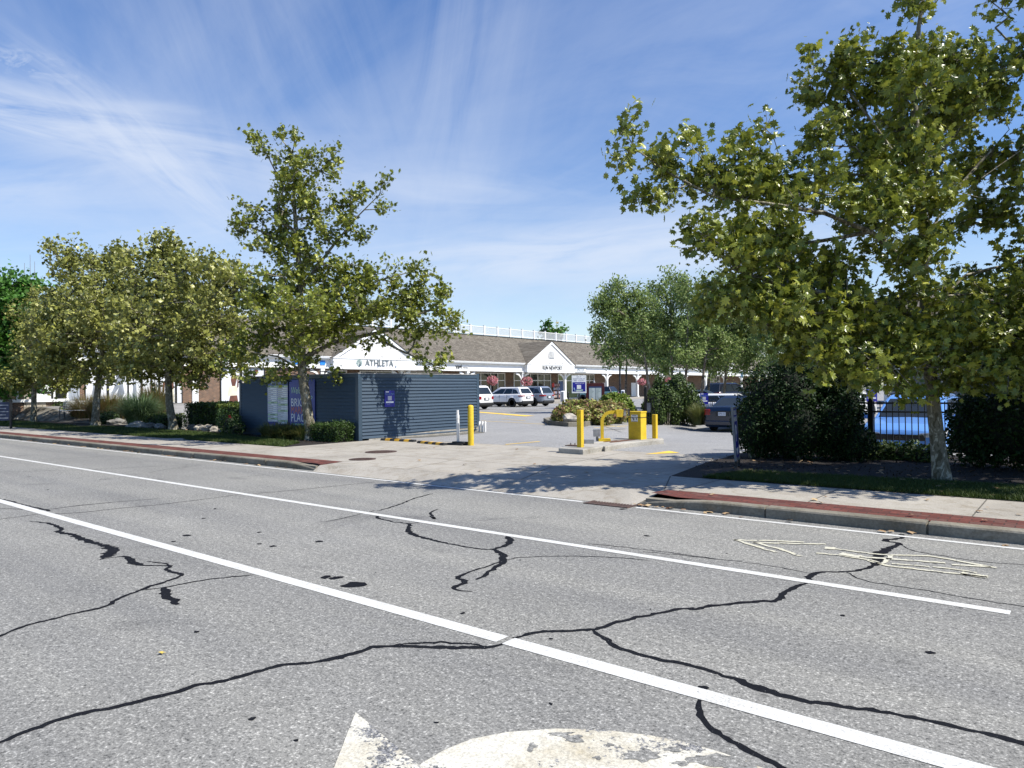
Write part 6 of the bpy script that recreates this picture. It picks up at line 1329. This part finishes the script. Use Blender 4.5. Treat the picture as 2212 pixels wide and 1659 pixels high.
def hedge(lab,x0,x1,y0,y1,z0,z1,n,size,mat,seed,topmat=None,cat='hedge',group=None,rnd=.06):
    rg=np.random.default_rng(seed); t=thing('hedge',lab,cat,((x0+x1)/2,(y0+y1)/2,z0),group)
    dims=np.array([x1-x0,y1-y0,z1-z0]); areas=np.array([dims[0]*dims[2],dims[0]*dims[2],dims[1]*dims[2],dims[1]*dims[2],dims[0]*dims[1]]); areas/=areas.sum()
    P=[];Nn=[];top=[]
    for f,a in enumerate(areas):
        k=int(n*a); u=rg.random((k,3)); nv=np.zeros(3)
        if f<2: u[:,1]=f; nv[1]=f*2-1
        elif f<4: u[:,0]=f-2; nv[0]=(f-2)*2-1
        else: u[:,2]=1; nv[2]=1
        p=np.array([x0,y0,z0])+u*dims; p+=rg.normal(size=(k,3))*.035-nv*np.abs(rg.normal(size=(k,1)))*.05
        lump=np.array([mnoise.noise(Vector(tuple(v*2.2))) for v in p])[:,None]; p+=nv*lump*.09
        P.append(p); Nn.append(np.tile(nv,(k,1))); top.append(np.full(k,f==4))
    P=np.vstack(P);Nn=np.vstack(Nn);tp=np.concatenate(top)
    if topmat:
        V,F=leaves(P[~tp],size,LEAFO,up=.1,sv=.5,normals=Nn[~tp]*.6,rg=rg); np_mesh('foliage',V,F,mat,t)
        V,F=leaves(P[tp],size,LEAFO,up=.1,sv=.5,normals=Nn[tp]*.6,rg=rg); np_mesh('sunlit_top',V,F,topmat,t)  # sunlight on the hedge top is put into a lighter leaf colour
    else:
        V,F=leaves(P,size,LEAFO,up=.1,sv=.5,normals=Nn*.6,rg=rg); np_mesh('foliage',V,F,mat,t)
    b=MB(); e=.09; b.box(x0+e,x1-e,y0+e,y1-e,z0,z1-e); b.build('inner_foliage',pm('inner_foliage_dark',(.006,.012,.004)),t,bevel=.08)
    return t
def blades(name,lab,cat,c,n,h,spread,mat,seed,w=.012,stiff=.5,group=None,top=None,base_r=.18,parent=None):
    rg=np.random.default_rng(seed); t=thing(name,lab,cat,tuple(c),group)
    a=rg.random(n)*2*pi; L=h*(.65+.5*rg.random(n)); out=spread*(.25+.9*rg.random(n)); K=6
    br=base_r*np.sqrt(rg.random(n)); bx=c[0]+br*np.cos(a+rg.normal(size=n)*.5); by=c[1]+br*np.sin(a+rg.normal(size=n)*.5)
    V=np.zeros((n,K+1,2,3)); ww=w*(.6+.8*rg.random(n))
    for k in range(K+1):
        s=k/K; r=out*s**1.7; z=L*(s*1.35-.75*stiff*s**2.6*(out/spread)**1.2*1.2); z=np.maximum(z,0.01)
        x=bx+r*np.cos(a); y=by+r*np.sin(a); wd=ww*(1-s**2.2)*.5+.0006
        px=-np.sin(a)*wd; py=np.cos(a)*wd
        V[:,k,0]=np.stack([x-px,y-py,c[2]+z],1); V[:,k,1]=np.stack([x+px,y+py,c[2]+z],1)
    base=(np.arange(n)*(K+1)*2)[:,None,None]; q=np.array([(2*k,2*k+1,2*k+3,2*k+2) for k in range(K)])[None]
    np_mesh('blades',V.reshape(-1,3),(base+q).reshape(-1,4),mat,t); return t
# tall yews at the right
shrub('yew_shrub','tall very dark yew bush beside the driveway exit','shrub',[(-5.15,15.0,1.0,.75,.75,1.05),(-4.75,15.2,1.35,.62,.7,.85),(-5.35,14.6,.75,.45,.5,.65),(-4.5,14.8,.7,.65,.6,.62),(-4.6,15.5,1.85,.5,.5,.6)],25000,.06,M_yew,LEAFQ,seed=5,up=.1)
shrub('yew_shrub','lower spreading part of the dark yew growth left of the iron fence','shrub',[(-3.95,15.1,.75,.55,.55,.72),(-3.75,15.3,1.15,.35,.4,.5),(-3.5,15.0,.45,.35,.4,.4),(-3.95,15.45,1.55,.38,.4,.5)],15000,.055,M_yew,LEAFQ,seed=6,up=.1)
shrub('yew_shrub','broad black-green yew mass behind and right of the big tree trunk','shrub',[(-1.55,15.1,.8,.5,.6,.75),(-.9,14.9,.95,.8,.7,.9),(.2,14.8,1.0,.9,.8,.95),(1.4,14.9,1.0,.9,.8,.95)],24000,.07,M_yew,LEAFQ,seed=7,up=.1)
for i,(x,y,r,lab) in enumerate([(-3.35,15.6,.3,'low flowering shrub at the left foot of the iron fence'),(-2.9,15.8,.32,'low grey-green shrub under the iron fence before the blue SUV'),(-2.45,15.6,.3,'small dark shrub right below the headlamp of the blue SUV')]):
    shrub('low_shrub',lab,'shrub',[(x,y,.2,r,r,.24),(x+.2,y+.1,.22,r*.7,r*.7,.28)],1500,.06,M_box if i%2 else M_jun,LEAFO,seed=40+i,core=.6)
# juniper
q=PD(1455,870,31); x,y=q[0],q[1]
def cp(px,D): v=PD(px,850,D); return v[0],v[1]
L=[]
for px,D_,z,r,h in [(1415,30.5,.7,.55,.8),(1425,31,1.45,.32,.65),(1450,31.2,.8,.7,.95),(1462,31,1.5,.42,.7),(1480,31.4,.9,.6,.9),(1470,31.4,1.75,.26,.45),(1498,31,.6,.45,.65),(1440,30.6,1.1,.45,.6)]:
    a,c=cp(px,D_); L.append((a,c,z,r,r,h))
shrub('juniper','spiky green juniper shrub between the yellow cabinet and the dark sedan','shrub',L,15000,.11,M_jun,LEAFQ,seed=9,up=.3)
a,c=cp(1508,29.6); blades('ornamental_grass','dry pale grass clump spilling over the kerb beside the dark sedan','grass clump',(a,c,0.),700,.75,.55,M_lily,91,.018)
b=MB(); p0=G(1396,917,-.1); p1=G(1532,917,-.1); 
for i in range(5):
    s0=i/5+.003; s1=(i+1)/5-.003; A_=p0+(p1-p0)*s0; B_=p0+(p1-p0)*s1; nv=np.array([-(p1-p0)[1],(p1-p0)[0]]); nv=nv/np.linalg.norm(nv)*.16
    b.prism([(A_[0],A_[1]),(B_[0],B_[1]),(B_[0]+nv[0],B_[1]+nv[1]),(A_[0]+nv[0],A_[1]+nv[1])],-.3,.06)
st(b.build('bed_kerb',M_kerb,bevel=.012))
# hydrangeas in the island
L=[]
for px,D_,z,r,h in [(1212,28.8,.5,.38,.42),(1235,29.4,.65,.5,.5),(1262,29.3,.68,.5,.5),(1250,28.6,.45,.5,.4),(1288,29.6,.66,.5,.48),(1312,29.6,.6,.5,.5),(1300,28.8,.42,.5,.35),(1335,29.8,.55,.45,.45)]:
    a,c=cp(px,D_); L.append((a,c,z,r,r,h))
t=shrub('hydrangea','yellow-green hydrangea hedge with faded pink heads in the island','shrub',L,7500,.13,M_hyd,LEAFO,seed=12,up=.35,core=.7)
V=[];F=[]; rg=np.random.default_rng(5); Ps=[]
for l in L:
    for k in range(26):
        u=rg.normal(size=3); u/=np.linalg.norm(u); u[2]=abs(u[2])*.8; c=np.array(l[:3])+u*np.array(l[3:6])*1.02; e=rg.normal(size=(16,3)); e/=np.linalg.norm(e,axis=1)[:,None]; Ps.append(c+e*.055)
V,F=leaves(np.vstack(Ps),.05,LEAFQ,up=.1); np_mesh('flower_heads',V,F,M_hfl,t)
L=[]
for px,D_,z,r,h in [(1318,31.5,.8,.5,.55),(1340,31.5,.75,.55,.6),(1325,32,1.0,.4,.4),(1355,31.5,.55,.4,.45)]:
    a,c=cp(px,D_); L.append((a,c,z,r,r,h))
shrub('hydrangea','fresh green hydrangea bush in front of the teal crossover','shrub',L,4000,.15,M_hydg,LEAFO,seed=13,up=.4,core=.7)
# left side
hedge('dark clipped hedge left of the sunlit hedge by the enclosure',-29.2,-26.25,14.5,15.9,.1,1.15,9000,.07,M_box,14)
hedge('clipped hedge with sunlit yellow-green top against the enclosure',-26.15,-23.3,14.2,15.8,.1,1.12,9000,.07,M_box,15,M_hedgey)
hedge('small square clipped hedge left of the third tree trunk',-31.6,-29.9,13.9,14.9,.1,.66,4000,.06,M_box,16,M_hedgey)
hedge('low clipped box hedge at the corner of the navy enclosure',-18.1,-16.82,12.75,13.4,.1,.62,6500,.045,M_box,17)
blades('ornamental_grass','large arching silver-green grass behind the small square hedge','grass clump',(-33.4,14.5,.12),2600,1.25,1.3,M_grass1,18,.022,.8,base_r=.4)
blades('ornamental_grass','dark green tall grass behind the arching silver grass','grass clump',(-35.6,16.2,.15),1800,1.55,1.0,M_grass2,19,.02,.6,base_r=.4)
blades('ornamental_grass','reddish feathery grass around the second tree trunk','grass clump',(-39.5,15.6,.15),2600,1.2,1.2,M_grass2,20,.02,.6,base_r=.7)
blades('ornamental_grass','green feathery grass left of the second tree trunk','grass clump',(-42.3,15.6,.15),2200,1.1,1.1,M_grass2,22,.02,.6,base_r=.6)
for i,(x,y,n,lab) in enumerate([(-20.3,12.95,900,'arching daylily clump under the directory board'),(-19.4,12.85,900,'arching daylily clump under the welcome board'),(-18.6,12.95,600,'small daylily tuft right of the pale trunk')]):
    blades('daylily',lab,'plant',(x,y,.12),n,.44,.5,M_lily,23+i,.02,.8,'daylilies in front of the enclosure',base_r=.3)
t=shrub('rose_bush','dark rose bush with a red bloom at the left corner of the enclosure','shrub',[(-23.0,13.0,.5,.5,.35,.45),(-23.6,13.2,.6,.4,.35,.5),(-22.4,12.9,.35,.35,.3,.3)],2600,.06,M_rose,LEAFO,seed=28,core=.5)
V,F=leaves(np.array([-22.35,12.62,.78])+rng.normal(size=(30,3))*.025,.05,LEAFO,up=.1); np_mesh('bloom',V,F,pm('rose_red',(.5,.03,.04),.5,scale=5),t)
shrub('low_shrub','white rose bush with light green leaves by the stones at the left','shrub',[(-45.6,16.0,.5,.7,.6,.55)],1500,.10,M_hydg,LEAFO,seed=29,core=.6)
shrub('low_shrub','dark broad shrub right of the blue board sign','shrub',[(-52.5,17.0,.9,1.2,.9,.7),(-50.5,17,.8,.8,.8,.6)],2500,.12,M_box,LEAFO,seed=30,core=.7)
shrub('low_shrub','dark shrub under the blue board sign at the left edge','shrub',[(-56,15.5,.4,1.5,.9,.6),(-53,15.2,.3,1.2,.8,.5)],2500,.12,M_box,LEAFO,seed=31,core=.7)
shrub('low_shrub','low green shrub between the second trunk and the arching grass','shrub',[(-37,14.6,.35,.8,.5,.4)],1500,.08,M_box,LEAFO,seed=32,core=.6)
# turf blades, fallen leaves
def inpoly(P,poly):
    x,y=P[:,0],P[:,1]; r=np.zeros(len(P),bool); n=len(poly); j=n-1
    for i in range(n):
        xi,yi=poly[i][:2]; xj,yj=poly[j][:2]
        c=((yi>y)!=(yj>y))&(x<(xj-xi)*(y-yi)/((yj-yi)+1e-12)+xi); r^=c; j=i
    return r
def turf(poly,n,h,x0,x1,y0,y1,z,seed,wd=.006):
    rg=np.random.default_rng(seed); P=np.stack([x0+(x1-x0)*rg.random(n),y0+(y1-y0)*rg.random(n)],1); P=P[inpoly(P,poly)]; n=len(P)
    a=rg.random(n)*2*pi; ln=h*(.5+rg.random(n)); tl=rg.normal(size=(n,2))*.5
    V=np.zeros((n,3,3)); V[:,0,:2]=P+np.stack([np.cos(a),np.sin(a)],1)*wd; V[:,1,:2]=P-np.stack([np.cos(a),np.sin(a)],1)*wd; V[:,2,:2]=P+tl*ln[:,None]; V[:,:2,2]=z; V[:,2,2]=z+ln
    o=np_mesh('grass',V.reshape(-1,3),np.arange(n*3).reshape(-1,3),M_turf); o['kind']='stuff'; return o
turf(LR,60000,.05,-5,1.5,10.9,12.55,Z+.006,1); turf(LR,30000,.05,1.5,12,10.9,12.55,Z+.006,2)
turf(LB,26000,.06,-23,-16.7,10.9,13,Z+.003,3,.009); turf(LA,36000,.06,-34.6,-22,10.9,13.5,Z+.003,4,.011); turf(LC,22000,.07,-60,-34.5,10.9,13.7,Z+.003,5,.014)
rg=np.random.default_rng(77)
def scat(n,x0,x1,y0,y1,z): return np.stack([x0+(x1-x0)*rg.random(n),y0+(y1-y0)*rg.random(n),np.full(n,z)+.02*rg.random(n)],1)
P=np.vstack([scat(260,-5.4,3,12.4,16.5,Z+.01),scat(60,-5,6,10.9,12.4,Z+.03),scat(24,-4.8,4,8.9,10.8,Z+.012),scat(60,-30,-12.6,8.5,8.63,.008),scat(14,-4.7,2,8.5,8.64,.008),scat(50,-34,-17,11,14,Z+.02),scat(12,-16,-6,9.2,14,Z+.004),scat(12,-4.9,-4.2,8.52,8.64,.01)])
V,F=leaves(P,.085,LEAF6,up=.9,sv=.4); o=np_mesh('fallen_leaves',V,F,M_dead); o['kind']='stuff'
P=np.vstack([scat(2500,-6,3,12.4,16.5,Z+.004),scat(900,-23,-16.8,12.2,13.4,Z+.003)])
V,F=leaves(P,.035,LEAFQ,up=.6,sv=.6); o=np_mesh('mulch_chips',V,F,rpi_mat('mulch_chip',[(.02,.012,.008),(.05,.03,.018),(.012,.008,.006)],.9)); o['kind']='stuff'
a=G(350,1413); V,F=leaves(np.array([[a[0],a[1],.012]]),.05,LEAF6,up=.95); o=np_mesh('yellow_leaf',V,F,pm('yellow_leaf_skin',(.6,.45,.08),.6,scale=20)); tag(o,'single small yellow leaf lying on the left lane of the road','leaf')
